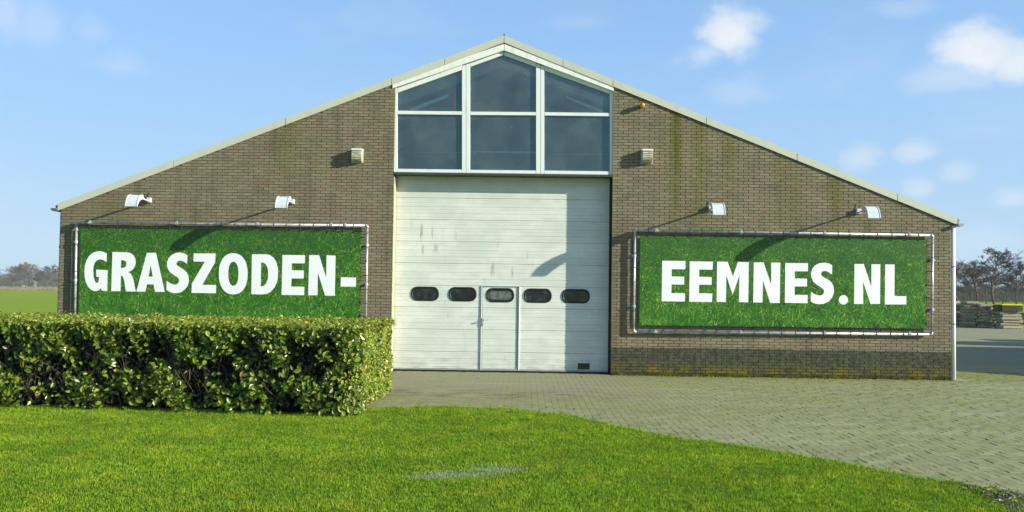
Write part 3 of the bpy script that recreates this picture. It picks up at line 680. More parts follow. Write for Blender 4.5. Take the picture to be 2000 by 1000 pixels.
# dry reeds along the ditch
N = 26000; xs = rng.uniform(-190, -60, N); ys = 232 + rng.uniform(0, 14, N) + np.sin(xs * .1) * 1.5
hh = rng.uniform(.4, 1.25, N) * (.65 + .35 * np.sin(xs * .35) * np.sin(xs * .11)); lean = rng.normal(0, .2, (N, 2)); ww = .05
V = np.stack([np.stack([xs - ww, ys, xs * 0], 1), np.stack([xs + ww, ys, xs * 0], 1), np.stack([xs + lean[:, 0], ys + lean[:, 1], hh], 1)], 1).reshape(-1, 3)
M_reed = tone_mat('reeds', [(0, (.20, .13, .07)), (.5, (.38, .29, .16)), (1, (.52, .45, .28))], .9, .1)
o = np_mesh('reeds', V, np.arange(N * 3).reshape(N, 3), M_reed, np.repeat(rng.random(N), 3)); tag(o, 'strip of dry tan reeds along the ditch beyond the left field', 'reeds', kind='stuff')

# yard paving
def yard_dirt(q, c, p):
    x, y, z = q.sep(p)
    c = q.mix(q.ramp(q.noise(p, .5, 5, .6), .35, .7, 0, .7), c, (.235, .245, .085))
    c = q.mix(q.ramp(q.noise(p, 2.3, 6, .7), .45, .72, 0, .5), c, (.15, .165, .065))
    c = q.mix(q.m('MULTIPLY', q.ramp(y, -.9, -.1), q.ramp(q.noise(p, 3, 5), .32, .6, 0, .75)), c, (.15, .175, .03))
    # muddy brown in front of the door
    m = q.m('MULTIPLY', q.m('MULTIPLY', q.ramp(x, 4.2, 1.2), q.ramp(y, -5.2, -3.4)), q.ramp(q.noise(q.scale(p, (.6, 2.2, 1)), 1.1, 6, .65), .36, .6, .35, .9))
    c = q.mix(m, c, (.25, .235, .15))
    m2 = q.m('MULTIPLY', q.m('MULTIPLY', q.ramp(x, 3.0, 1.5), q.ramp(q.m('ABSOLUTE', q.m('ADD', y, 3.9)), 1.1, .2)), q.ramp(q.noise(q.scale(p, (1, 3, 1)), 1.6, 6, .7), .46, .62))
    tr = q.m('MULTIPLY', q.ramp(q.noise(q.scale(p, (.25, 1.6, 1)), 1.0, 6, .65, .6), .5, .66, 0, .55), q.ramp(y, .5, -2.0))
    c = q.mix(tr, c, (.32, .31, .18)); c = q.mix(q.ramp(q.noise(q.scale(p, (.3, 1.2, 1)), 1.7, 6, .7, .5), .56, .7, 0, .5), c, (.13, .13, .075))
    return q.mix(q.m('MULTIPLY', m2, .8), c, (.11, .085, .045))
def paver_fn(q, b):
    p = q.pos(); oi = q.n('ShaderNodeObjectInfo'); cell = q.v('FLOOR', q.scale(p, (9.5238, 9.5238, 0))); w = q.white(cell)
    a = q.n('ShaderNodeAttribute'); a.attribute_name = 'tone'; w = q.m('ADD', a.outputs['Fac'], oi.outputs['Random']); w = q.m('FRACT', w)
    c = q.mix(w, (.215, .218, .102), (.30, .298, .150)); c = q.mix(q.ramp(q.noise(p, 60, 5, .7), .4, .75, 0, .4), c, (.12, .125, .075))
    setb(q, b, yard_dirt(q, c, p), .85, .25, bump=q.noise(p, 120, 4, .7), bs=.4, bd=.003)
M_paver = mat('paver', paver_fn)
def joint_fn(q, b):
    p = q.pos(); c = q.mix(q.noise(p, 12, 5), (.09, .09, .045), (.14, .165, .045)); setb(q, b, c, .95, .1)
M_joint = mat('joint_sand', joint_fn)
def yardfar_fn(q, b):
    p = q.pos(); br = q.n('ShaderNodeTexBrick'); q.inp(br.inputs['Vector'], p); br.inputs['Scale'].default_value = 1; br.inputs['Brick Width'].default_value = .21; br.inputs['Row Height'].default_value = .105; br.inputs['Mortar Size'].default_value = .004
    br.inputs['Color1'].default_value = (.225, .222, .13, 1); br.inputs['Color2'].default_value = (.26, .255, .15, 1); br.inputs['Mortar'].default_value = (.15, .15, .09, 1)
    c = q.mix(q.ramp(q.noise(q.scale(p, (.5, 2, 1)), .35, 5), .35, .7, 0, .5), br.outputs[0], (.29, .28, .165))
    c = q.mix(q.ramp(q.noise(p, 1.8, 6, .7), .45, .75, 0, .4), c, (.19, .20, .11))
    setb(q, b, c, .9, .2)
M_yard = mat('yard_surface', yardfar_fn)
edge = [(700, 800), (760, 797), (830, 795.5), (900, 795.5), (1020, 801), (1130, 815), (1230, 837), (1300, 851), (1400, 865), (1500, 879), (1600, 896), (1700, 914), (1800, 932.5), (1860, 943), (1915, 953), (1965, 958), (2010, 978), (2080, 1010), (2250, 1080)]
EG = [G(x, y) for x, y in edge]
def yard_edge_y(x):
    if x <= EG[0][0]: return EG[0][1]
    for (a, b), (c, d) in zip(EG[:-1], EG[1:]):
        if a <= x <= c: return b + (d - b) * (x - a) / max(c - a, 1e-6)
    return EG[-1][1]
X_GEO = 12.4; Y_BACK = 2.2
poly = [(p[0], p[1]) for p in EG]
jb = [(EG[0][0], EG[0][1])] + EG[1:] + [(X_GEO + 2, EG[-1][1]), (X_GEO + 2, Y_BACK), (XR + .0, Y_BACK), (XR, .0), (DXR, 0), (DXR, .33), (DXL, .33), (DXL, 0), (EG[0][0] - .6, 0)]
me_t = tessellate_polygon([[Vector((x, y, 0)) for x, y in jb]])
yard = MB().add([(x, y, -.0085) for x, y in jb], [tuple(f) for f in me_t]).build('paved_yard', M_joint); tag(yard, kind='structure')
if yard.data.polygons[0].normal.z < 0: yard.data.flip_normals()
# herringbone pavers
a_ = .105; cand = []
for cx in range(int(-2.9 / a_), int(X_GEO / a_)):
    for cy in range(int(-13.2 / a_), int(Y_BACK / a_)):
        m = (cx - cy) % 4
        if m == 0: cand.append((cx * a_, cy * a_, 2 * a_, a_))
        elif m == 3: cand.append((cx * a_, cy * a_, a_, 2 * a_))
ok = []
for x, y, w, h in cand:
    mx, my = x + w / 2, y + h / 2
    if my < yard_edge_y(mx) - .06: continue
    if mx < EG[0][0] - .4: continue
    if y + h > .0 and XL - 1 < x < XR + .02 and not (DXL + .02 < x and x + w < DXR - .02 and y + h < .31): continue
    # inside the viewing wedge (with a margin for a step to the side)
    if abs(mx - CAM[0]) > (my - CAM[1]) * .62 + 1.5: continue
    ok.append((x, y, w, h))
ok.sort(key=lambda r: (r[1] - CAM[1]) ** 2 + (r[0] - CAM[0]) ** 2)
def inframe(r): return abs(r[0] + r[2] / 2 - CAM[0]) / (r[1] + r[3] / 2 - CAM[1]) < .55
near = [r for r in ok if inframe(r)][:300]; nearset = set(near)
g = .0022
def paver_mesh(w, h, g=g):
    b = 0.0025; x0, x1, y0, y1 = -w / 2 + g, w / 2 - g, -h / 2 + g, h / 2 - g
    return MB().add([(x0, y0, -.011), (x1, y0, -.011), (x1, y1, -.011), (x0, y1, -.011), (x0, y0, -.004), (x1, y0, -.004), (x1, y1, -.004), (x0, y1, -.004), (x0 + b, y0 + b, 0), (x1 - b, y0 + b, 0), (x1 - b, y1 - b, 0), (x0 + b, y1 - b, 0)],
        [(0, 1, 5, 4), (1, 2, 6, 5), (2, 3, 7, 6), (3, 0, 4, 7), (4, 5, 9, 8), (5, 6, 10, 9), (6, 7, 11, 10), (7, 4, 8, 11), (8, 9, 10, 11)])
pmH = paver_mesh(2 * a_, a_).mesh('paver', fix=False); pmV = paver_mesh(a_, 2 * a_).mesh('paver', fix=False)
for m_ in (pmH, pmV): m_.materials.append(M_paver)
for x, y, w, h in near:
    o = put('paver', pmH if w > h else pmV, None, yard, (x + w / 2, y + h / 2, rnd.uniform(-.003, .0025))); o.rotation_euler = (rnd.gauss(0, .012), rnd.gauss(0, .012), rnd.gauss(0, .012))
VV, FF, TT = [], [], []
for x, y, w, h in ok:
    if (x, y, w, h) in nearset: continue
    sf = min(max((x - .6) / 4.5 + (-3 - y) * .06, .12), 1.0); pm = paver_mesh(w, h, .0022 * (.3 + .7 * sf)); dzp = rnd.uniform(-.003, .0025) * sf; tx, ty, tz = rnd.gauss(0, .012) * sf, rnd.gauss(0, .012) * sf, rnd.gauss(0, .012) * sf; b0 = len(VV); tn = rnd.random()
    for vx_, vy_, vz_ in pm.v: VV.append((x + w / 2 + vx_ - vy_ * tz, y + h / 2 + vy_ + vx_ * tz, vz_ + dzp + vx_ * tx + vy_ * ty)); TT.append(tn)
    FF += [tuple(b0 + i for i in f) for f in pm.f]
o = np_mesh('paving', VV, FF, M_paver, TT, yard); tag(o, kind='stuff')
# far part of the yard: one sheet, the pieces are too small to tell apart
fy = [(XR + .01, Y_BACK), (X_GEO + 2, Y_BACK), (X_GEO + 2, -14), (40, -14), (40, 60), (31.5, 49), (29.5, 36.5), (16, 37), (XR + .01, 37)]
fy = [(XR + .01, Y_BACK), (X_GEO, Y_BACK), (X_GEO, -14), (60, -14), (60, 36.2), (XR + .01, 35.2)]
tf = tessellate_polygon([[Vector((x, y, 0)) for x, y in fy]])
o = MB().add([(x, y, -.004) for x, y in fy], [tuple(f) for f in tf]).build('yard', M_yard); tag(o, kind='structure')
if o.data.polygons[0].normal.z < 0: o.data.flip_normals()
# moss growing at the foot of the plinth
N = 7000; xs = rng.uniform(DXR + .1, XR, N); d = rng.exponential(.045, N); ys = -.012 - d; keep = (np.sin(xs * 2.1) + np.sin(xs * 5.3 + 1) + rng.normal(0, .7, N)) > -.3
keep &= xs > DXR + .6 * rng.random(N); xs, ys = xs[keep], ys[keep]; N = len(xs); hh = rng.uniform(.006, .035, N); an = rng.uniform(0, 6.28, N); w_ = rng.uniform(.004, .012, N)
V = np.stack([np.stack([xs - np.cos(an) * w_, ys - np.sin(an) * w_, xs * 0 - .004], 1), np.stack([xs + np.cos(an) * w_, ys + np.sin(an) * w_, xs * 0 - .004], 1), np.stack([xs + rng.normal(0, .01, N), ys + rng.normal(0, .01, N), hh], 1)], 1).reshape(-1, 3)
M_moss = tone_mat('moss', [(0, (.03, .045, .006)), (.6, (.12, .14, .015)), (1, (.22, .21, .03))], .9, .1)
tag(np_mesh('moss', V, np.arange(N * 3).reshape(N, 3), M_moss, np.repeat(rng.random(N), 3)), 'low green moss along the foot of the brick plinth', 'moss', kind='stuff')

# bare soil washed over the edge of the paving at the right
sp = []
for px, py in ((1868, 942), (1885, 944), (1920, 950), (1962, 955), (2000, 966), (2070, 990), (2110, 1030), (2060, 1040), (1990, 1010), (1950, 985), (1920, 966), (1880, 952)):
    a, b_ = G(px, py); sp.append((a + rnd.uniform(-.02, .02), b_ + rnd.uniform(-.03, .03)))
b = MB(); cxs, cys = sum(p[0] for p in sp) / len(sp), sum(p[1] for p in sp) / len(sp); k_ = len(sp); vs = [(cxs, cys, .012)]
for f_, h_ in ((.6, .010), (.9, .006), (1.0, -.008)): vs += [(cxs + (x - cxs) * f_, cys + (y - cys) * f_, h_ + rnd.uniform(-.003, .003)) for x, y in sp]
fs = [(0, 1 + j, 1 + (j + 1) % k_) for j in range(k_)] + [(1 + r_i * k_ + j, 1 + (r_i + 1) * k_ + j, 1 + (r_i + 1) * k_ + (j + 1) % k_, 1 + r_i * k_ + (j + 1) % k_) for r_i in range(2) for j in range(k_)]
tag(b.add(vs, fs).build('soil', plain('bare_soil', (.085, .075, .045), .95, .1, var=.4, sc=25), None), kind='structure')
k = 380; ii = rng.integers(0, len(sp), k); jj = (ii + 1) % len(sp); tt = rng.random(k); spa = np.array(sp); P_ = (spa[ii] * (1 - tt)[:, None] + spa[jj] * tt[:, None]); P_ = P_ + (np.array([cxs, cys]) - P_) * rng.random(k)[:, None] * .9 + rng.normal(0, .06, (k, 2))
an = rng.uniform(0, 6.28, k); L_ = rng.uniform(.008, .03, k); zz0 = rng.uniform(.006, .022, k)
V = np.stack([np.stack([P_[:, 0] + np.cos(an + q_) * L_ * m_, P_[:, 1] + np.sin(an + q_) * L_ * m_, zz0 + rng.uniform(-.004, .012, k)], 1) for q_, m_ in ((0, 1), (1.57, .45), (3.14, 1), (4.71, .45))], 1).reshape(-1, 3)
M_litter = tone_mat('leaf_litter', [(0, (.05, .04, .02)), (.5, (.16, .16, .05)), (1, (.34, .33, .24))], .8, .2)
tag(np_mesh('leaf_litter', V, np.arange(k * 4).reshape(k, 4), M_litter, np.repeat(rng.random(k), 4)), 'scattered dead leaves and weeds on bare soil at the right end of the lawn edge', 'leaf litter', kind='stuff')

# weeds rooted in the joints
wv, wt = [], []
for i in range(420):
    x = rng.uniform(-1.5, 11.5); y = yard_edge_y(x) + abs(rng.normal(0, .5)) + .02 if i % 3 else rng.uniform(-7, -.1)
    if y > -.05 or y < yard_edge_y(x): continue
    x, y = (round(x / .105) * .105, y) if rng.random() < .6 else (x, round(y / .105) * .105)
    for j in range(rng.integers(4, 12)):
        a = rng.uniform(0, 6.28); l = rng.uniform(.012, .04); bx, by = x + rng.normal(0, .012), y + rng.normal(0, .02); w2_ = .0035
        wv += [(bx - math.sin(a) * w2_, by + math.cos(a) * w2_, -.008), (bx + math.sin(a) * w2_, by - math.cos(a) * w2_, -.008), (bx + math.cos(a) * l, by + math.sin(a) * l, rng.uniform(.006, .03))]; wt += [rng.random()] * 3
M_weed = tone_mat('weed_leaves', [(0, (.06, .10, .01)), (1, (.20, .27, .02))], .7, .2)
tag(np_mesh('weeds', wv, np.arange(len(wv)).reshape(-1, 3), M_weed, wt), 'small green weeds growing in the joints of the paving', 'weeds', kind='stuff')

# lawn
def soil_fn(q, b):
    p = q.pos(); c = q.mix(q.noise(p, 30, 5), (.07, .11, .008), (.13, .19, .015)); c = q.mix(puddle(q, p, .8), c, (.17, .19, .14)); setb(q, b, c, .9, .2)
PX, PYy = G(925, 924)
def puddle(q, p, k):
    x, y, z = q.sep(p)
    def blob(px, py, rx, ry):
        X, Y = G(px, py); u = q.m('DIVIDE', q.m('SUBTRACT', x, X), rx); v = q.m('DIVIDE', q.m('SUBTRACT', y, Y), ry)
        return q.m('SQRT', q.m('ADD', q.m('MULTIPLY', u, u), q.m('MULTIPLY', v, v)))
    d = q.m('MINIMUM', blob(975, 916, .32, .20), q.m('MINIMUM', blob(905, 926, .42, .16), blob(845, 930, .28, .16)))
    d = q.m('ADD', d, q.m('MULTIPLY', q.m('SUBTRACT', q.noise(p, 9, 5, .7), .5), 1.0))
    return q.ramp(d, 1.25, .3, 0, k)
M_soil = mat('lawn_soil', soil_fn)
lawnp = [(-16, -26), (14, -26), (14, EG[-1][1])] + [(x, y + .01) for x, y in EG[::-1]] + [(EG[0][0], -1.5), (-16, -1.5)]
tf = tessellate_polygon([[Vector((x, y, 0)) for x, y in lawnp]])
o = MB().add([(x, y, -.006) for x, y in lawnp], [tuple(f) for f in tf]).build('lawn', M_soil); tag(o, kind='structure')
if o.data.polygons[0].normal.z < 0: o.data.flip_normals()
def grass_extra(q, col):
    p = q.pos(); k = q.noise(p, .8, 5, .6); col = q.mix(q.ramp(k, .35, .65, 0, .7), col, (.135, .235, .016))
    col = q.mix(q.ramp(q.noise(p, 1.7, 5, .65), .46, .68, 0, .6), col, (.37, .42, .035))
    col = q.mix(q.ramp(q.noise(q.scale(p, (1, 2, 1)), 4.5, 6, .7), .46, .66, 0, .65), col, (.085, .16, .012))
    return q.mix(puddle(q, p, .7), col, (.31, .37, .24))
M_grass = tone_mat('grass_blades', [(0, (.085, .135, .012)), (.4, (.215, .36, .016)), (.8, (.32, .47, .026)), (1, (.52, .57, .16))], .55, .18, .38, extra=grass_extra)
N = 760000
dep = np.sqrt(rng.random(N) * (15.2 ** 2 - 5.6 ** 2) + 5.6 ** 2); lat = rng.uniform(-.66, .62, N); xs = CAM[0] + lat * dep; ys = CAM[1] + dep
ex = np.array([p[0] for p in EG]); ey = np.array([p[1] for p in EG]); lim = np.interp(xs, ex, ey)
hedgeF = [G(-400, 790), G(0, 793), G(200, 798), G(400, 804), G(700, 813)]
hx_ = np.array([p[0] for p in hedgeF]); hy_ = np.array([p[1] for p in hedgeF]); hlim = np.interp(xs, hx_, hy_) + .02
lim = np.where(xs < hx_[-1] - .1, hlim, lim)
jit = rng.normal(0, .035, N) + .03 * np.sin(xs * 7) + .02 * np.sin(xs * 17); keep = ys < lim + jit
# thin out in the bare wet patch
def pud(x, y):
    r = np.full(len(x), 9.)
    for px, py, rx, ry in ((975, 916, .32, .20), (905, 926, .42, .16), (845, 930, .28, .16)):
        X, Y = G(px, py); r = np.minimum(r, np.hypot((x - X) / rx, (y - Y) / ry))
    return r
keep &= rng.random(N) > np.clip(.5 * (1.3 - pud(xs, ys)), 0, .45)
xs, ys = xs[keep], ys[keep]; N = len(xs); dd = ys - CAM[1]
cl = np.sin(xs * 3.1 + 2 * np.sin(ys * 1.7)) * np.sin(ys * 4.3 + 1.5 * np.sin(xs * 2.3)); cl2 = np.sin(xs * 13 + 3 * np.sin(ys * 9)) * np.sin(ys * 15 + 2 * np.sin(xs * 11))
hh = rng.gamma(7, .0024, N) * (1 + .22 * cl + .25 * cl2); edgeT = np.clip(1 - np.abs(lim[keep] - ys) / .25, 0, 1); hh *= 1 + .35 * edgeT; hh *= np.clip(pud(xs, ys) * .6 + .35, .45, 1)
an = rng.uniform(0, 6.28, N); w_ = rng.uniform(.0019, .0036, N) * (.7 + dd * .05); la = rng.uniform(0, 6.28, N); lm = np.abs(rng.normal(0, .55, N)) * hh
lx, ly = np.cos(la) * lm, np.sin(la) * lm; z0 = np.full(N, -.006)
ca, sa = np.cos(an) * w_, np.sin(an) * w_
V = np.stack([np.stack([xs - ca, ys - sa, z0], 1), np.stack([xs + ca, ys + sa, z0], 1), np.stack([xs + ca * .7 + lx * .35, ys + sa * .7 + ly * .35, hh * .6], 1), np.stack([xs + lx, ys + ly, hh], 1), np.stack([xs - ca * .7 + lx * .35, ys - sa * .7 + ly * .35, hh * .6], 1)], 1).reshape(-1, 3)
tone = np.clip(rng.normal(.42, .2, N) + .12 * cl2 + (rng.random(N) < .02) * .5, 0, 1)
tag(np_mesh('grass', V, np.arange(N * 5).reshape(N, 5), M_grass, np.repeat(tone, 5)), 'short bright green lawn grass in the foreground', 'grass', kind='stuff')

# ------------------------------------------------------------------ hedge
hc = G(702, 812); hb = G(766, 766); HH = 1.21
hedge = empty('hedge', ((hc[0] - 4), hc[1] + 1.5, 0), 'long clipped evergreen hedge with yellow-green leaves on the lawn in front of the left banner', 'hedge')
HX0, HX1 = -13.0, hc[0] + .02; fyl = lambda x: np.interp(x, hx_, hy_) - .20
HB = hb[1]
def leaves(P_, N_, n_, size, tone, R_):
    """P_ positions, N_ outward normals"""
    k = len(P_); d = N_ + R_.normal(0, .62, (k, 3)); d[:, 2] += R_.uniform(-.1, .75, k); d /= np.linalg.norm(d, axis=1)[:, None]
    r = R_.normal(0, 1, (k, 3)); s = np.cross(d, r); s /= np.linalg.norm(s, axis=1)[:, None]; t_ = np.cross(d, s)
    L = (size * R_.uniform(.55, 1.35, k))[:, None]; Wd = L * R_.uniform(.24, .36, k)[:, None]
    ax = s; sd_ = t_; nn = d; fold = L * .10
    pts = [P_ - ax * L * .5, P_ - ax * L * .12 + sd_ * Wd + nn * fold, P_ + ax * L * .2 + sd_ * Wd * .85 + nn * fold, P_ + ax * L * .5 - nn * fold * .6, P_ + ax * L * .2 - sd_ * Wd * .85 + nn * fold, P_ - ax * L * .12 - sd_ * Wd + nn * fold]
    V = np.stack(pts, 1).reshape(-1, 3); b = np.arange(k)[:, None] * 6
    F = np.concatenate([b + np.array([[0, 1, 2, 3]]), b + np.array([[0, 3, 4, 5]])], 0)
    return V, F, np.repeat(tone, 6)
def nz3(x, y, z, s, seed=0.0):
    return (np.sin(x * 2.1 * s + 1.7 * np.sin(z * 1.9 * s + seed)) + np.sin(z * 2.7 * s + 1.3 * np.sin(y * 2.2 * s + x * 1.1 * s) + seed * 2) + np.sin((x + z * .7) * 3.9 * s + seed)) / 3
Vs, Fs, Ts = [], [], []; base = 0
def addl(res):
    global base
    V, F, T = res; Vs.append(V); Fs.append(F + base); Ts.append(T); base += len(V)
R_ = np.random.default_rng(21)
# front face
k = 34000; x = R_.uniform(HX0, HX1, k); x = np.where(R_.random(k) < .7, R_.uniform(-8.2, HX1, k), x); z = R_.uniform(.0, HH, k); dpt = np.abs(R_.normal(0, .16, k))
cl = nz3(x, x * 0, z, 2.6) + .6 * nz3(x, x * 0, z, 6.0, 1.0); dens = np.clip(.17 + .62 * cl + .5 * (z / HH) ** 5, .02, 1) * np.clip(z / .12, .6, 1)
keep = R_.random(k) < dens; x, z, dpt = x[keep], z[keep], dpt[keep]; k = len(x)
y = fyl(x) + dpt - .05 * nz3(x, 0, z, 2.6)[:] + np.where(z > HH - .12, (z - HH + .12) ** 2 * 6, 0) 
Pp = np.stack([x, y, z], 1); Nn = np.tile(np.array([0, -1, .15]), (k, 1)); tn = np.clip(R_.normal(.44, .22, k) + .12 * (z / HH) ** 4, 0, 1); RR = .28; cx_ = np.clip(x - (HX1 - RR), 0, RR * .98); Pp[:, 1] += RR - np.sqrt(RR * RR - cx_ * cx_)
addl(leaves(Pp, Nn, None, np.full(k, .078), tn, R_))
# top
k = 44000; x = R_.uniform(-9, HX1 + .05, k); x = np.where(R_.random(k) < .15, R_.uniform(HX0, -9, k), x); v_ = R_.random(k); cx_ = np.clip(x - (HX1 - .28), 0, .27); yo = .28 - np.sqrt(.0784 - cx_ ** 2); y = fyl(x) + yo + v_ * (HB - fyl(x) - yo); z = HH + R_.normal(0, .025, k) + .015 * nz3(x, y, x * 0, 3) - np.abs(R_.normal(0, .03, k))
bump = (R_.random(k) < .03) * R_.uniform(0, .07, k); z += bump
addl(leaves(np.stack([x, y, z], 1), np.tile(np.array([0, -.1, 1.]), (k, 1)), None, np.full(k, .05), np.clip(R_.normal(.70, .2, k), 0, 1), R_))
# right end face
k = 12500; v_ = R_.random(k); z = R_.uniform(.04, HH + .01, k); yy_ = hc[1] - .18 + v_ * (HB - hc[1]); xe = hc[0] + (hb[0] - hc[0]) * v_ - np.abs(R_.normal(0, .06, k)) + .05 * nz3(yy_, z, z, 2.2) - (.28 - np.sqrt(np.maximum(.0784 - np.clip(.10 - (yy_ - hc[1]), 0, .28) ** 2, 0))) - np.clip(z - HH + .15, 0, .2) ** 2 * 5
keep = R_.random(k) < np.clip(.85 + .4 * nz3(yy_, z, z, 3), .3, 1); P2 = np.stack([xe, yy_, z], 1)[keep]; k = len(P2)
addl(leaves(P2, np.tile(np.array([.9, -.35, .2]), (k, 1)), None, np.full(k, .055), np.clip(R_.normal(.62, .22, k), 0, 1), R_))
# sparse inner leaves, toned dark to paint the shade in the gaps
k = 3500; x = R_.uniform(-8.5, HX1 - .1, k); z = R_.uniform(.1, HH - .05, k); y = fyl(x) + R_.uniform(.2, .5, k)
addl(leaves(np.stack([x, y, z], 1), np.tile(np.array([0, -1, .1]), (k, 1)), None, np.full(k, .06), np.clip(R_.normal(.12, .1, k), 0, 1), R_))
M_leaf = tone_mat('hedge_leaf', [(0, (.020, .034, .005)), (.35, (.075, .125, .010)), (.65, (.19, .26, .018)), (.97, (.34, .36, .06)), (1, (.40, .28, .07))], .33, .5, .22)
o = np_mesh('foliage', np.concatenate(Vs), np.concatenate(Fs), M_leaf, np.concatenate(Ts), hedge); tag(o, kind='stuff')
# near-black filler box, the deep shade between leaves put into its colour
M_core = plain('hedge_core_shade', (.012, .012, .007), .95, .05)
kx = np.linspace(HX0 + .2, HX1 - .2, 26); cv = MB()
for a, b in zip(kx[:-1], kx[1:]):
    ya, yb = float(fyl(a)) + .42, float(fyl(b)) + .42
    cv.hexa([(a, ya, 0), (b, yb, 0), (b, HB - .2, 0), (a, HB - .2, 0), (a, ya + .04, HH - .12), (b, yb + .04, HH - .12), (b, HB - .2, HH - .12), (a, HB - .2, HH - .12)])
tag(cv.build('dark_core', M_core, hedge), kind='stuff')
# visible twigs and stems
M_twig = plain('twig_bark', (.12, .105, .075), .85, .2)
tw = MB()
for i in range(460):
    x = rnd.uniform(-9, HX1 - .05); y = float(fyl(x)) + rnd.uniform(.08, .35); z = rnd.uniform(0, .75); a = rnd.gauss(0, .45); L = rnd.uniform(.18, .55); p = Vector((x, y, z)); path = [p]
    for s in range(3): a += rnd.gauss(0, .3); p = p + Vector((math.sin(a) * L / 3, rnd.gauss(-.01, .03), math.cos(a) * L / 3)); path.append(p.copy())
    if p.z > HH - .02: continue
    r = rnd.uniform(.0025, .0055); tw.tube(path, [r, r * .9, r * .7, r * .4], 4, False)
tag(tw.build('twigs', M_twig, hedge, fix=False), kind='stuff')
# green tufts along the hedge foot
k = 16000; x = rng.uniform(-8.5, HX1 + .3, k); y = np.interp(x, hx_, hy_) + rng.normal(-.06, .07, k); hgt = rng.uniform(.01, .05, k) * (1 + .5 * np.sin(x * 5) * np.sin(x * 1.7)); an = rng.uniform(0, 6.28, k); w_ = .004
V = np.stack([np.stack([x - np.cos(an) * w_, y - np.sin(an) * w_, x * 0 - .006], 1), np.stack([x + np.cos(an) * w_, y + np.sin(an) * w_, x * 0 - .006], 1), np.stack([x + rng.normal(0, .02, k), y + rng.normal(0, .02, k), hgt], 1)], 1).reshape(-1, 3)
tag(np_mesh('grass_tufts', V, np.arange(k * 3).reshape(k, 3), M_grass, np.repeat(np.clip(rng.normal(.5, .2, k), 0, 1), 3)), 'longer grass tufts along the foot of the hedge', 'grass', kind='stuff')

# ------------------------------------------------------------------ trees
def bark_fn(c1, c2):
    def f(q, b): p = q.pos(); setb(q, b, q.mix(q.noise(p, 1.5, 5), c1, c2), .9, .1)
    return f
M_bark = mat('bark', bark_fn((.06, .05, .036), (.14, .125, .085)))
M_tw2 = mat('bare_twigs', bark_fn((.052, .036, .022), (.105, .074, .048)))
M_tw3 = mat('budding_twigs', bark_fn((.10, .095, .07), (.17, .16, .115)))
def make_tree(seed, H, trunk_h, spread, levels=4, twig_r=.012, lean=0, tuft=0, mt=None, nb=11, flat=.35):
    r_ = random.Random(seed); T = MB(); segs = []
    def grow(p, d, L, r, lev):
        n_ = 4 if lev < 2 else 3; path = [p.copy()]; 
        for i in range(n_):
            d = (d + Vector((r_.gauss(0, .16), r_.gauss(0, .16), r_.gauss(.02 if lev else 0, .10)))).normalized(); p = p + d * L / n_; path.append(p.copy())
        rs = [r * (1 - .55 * i / n_) for i in range(n_ + 1)]
        (T if lev == 0 else None) and T.tube(path, rs, 8)
        if lev: segs.append((path, rs, lev))
        if lev >= levels:
            return
        kids = nb if lev == 0 else (6 if lev == 1 else 5 if lev == 2 else 4)
        for j in range(kids):
            t = (trunk_h / L + (1 - trunk_h / L) * (j + .3) / kids) if lev == 0 else r_.uniform(.25, 1.0)
            t = min(t, .99); i = min(int(t * n_), n_ - 1); q_ = path[i].lerp(path[i + 1], t * n_ - i); dd = (path[i + 1] - path[i]).normalized()
            az = j * 2.4 + r_.uniform(-.5, .5); s = Vector((math.cos(az), math.sin(az), 0)); tilt = r_.uniform(.6, 1.15) if lev == 0 else r_.uniform(.35, .95)
            nd = (dd * math.cos(tilt) + (s if lev == 0 else (s + Vector((0, 0, r_.uniform(-.25, .5)))).normalized()) * math.sin(tilt)).normalized()
            if lev == 0: nL = spread * (1.0 - .62 * ((t * L - trunk_h) / (L - trunk_h)) ** 1.4) * r_.uniform(.7, 1.1)
            else: nL = L * r_.uniform(.4, .68)
            grow(q_, nd, nL, max(rs[i] * (.48 if lev == 0 else .55), twig_r), lev + 1)
    grow(Vector((0, 0, 0)), Vector((lean, 0, 1)).normalized(), H * .96, H * .017, 0)
    B = MB(); Wg = MB()
    for path, rs, lev in segs: (B if lev <= 2 else Wg).tube(path, rs, 4 if lev <= 2 else 3, False)
    return T.mesh('trunk', True), B.mesh('branches', False, False), Wg.mesh('crown', False, False)
def place_tree(name, meshes, loc, sc, rz, label, group, mt, cat='tree'):
    e = empty(name, loc, label, cat, group); e.rotation_euler = (0, 0, rz); e.scale = (sc[0], sc[0], sc[1])
    for nm, me, m_ in zip(('trunk', 'limbs', 'crown'), meshes, (M_bark, M_bark, mt)):
        o = bpy.data.objects.new(nm, me); C.objects.link(o); o.parent = e
        if not me.materials: me.materials.append(m_)
    return e
def at(px, depth):                            # ground point on the column px at this depth
    d = ray(px, 575); t = depth / d[1]; return float(CAM[0] + d[0] * t), float(CAM[1] + depth)
alder = [make_tree(s, 10, 2.6, 3.6, 5, .015, nb=15) for s in (3, 8)]
alder_s = [make_tree(s, 7.5, 1.6, 2.6, 5, .014, nb=12) for s in (15,)]
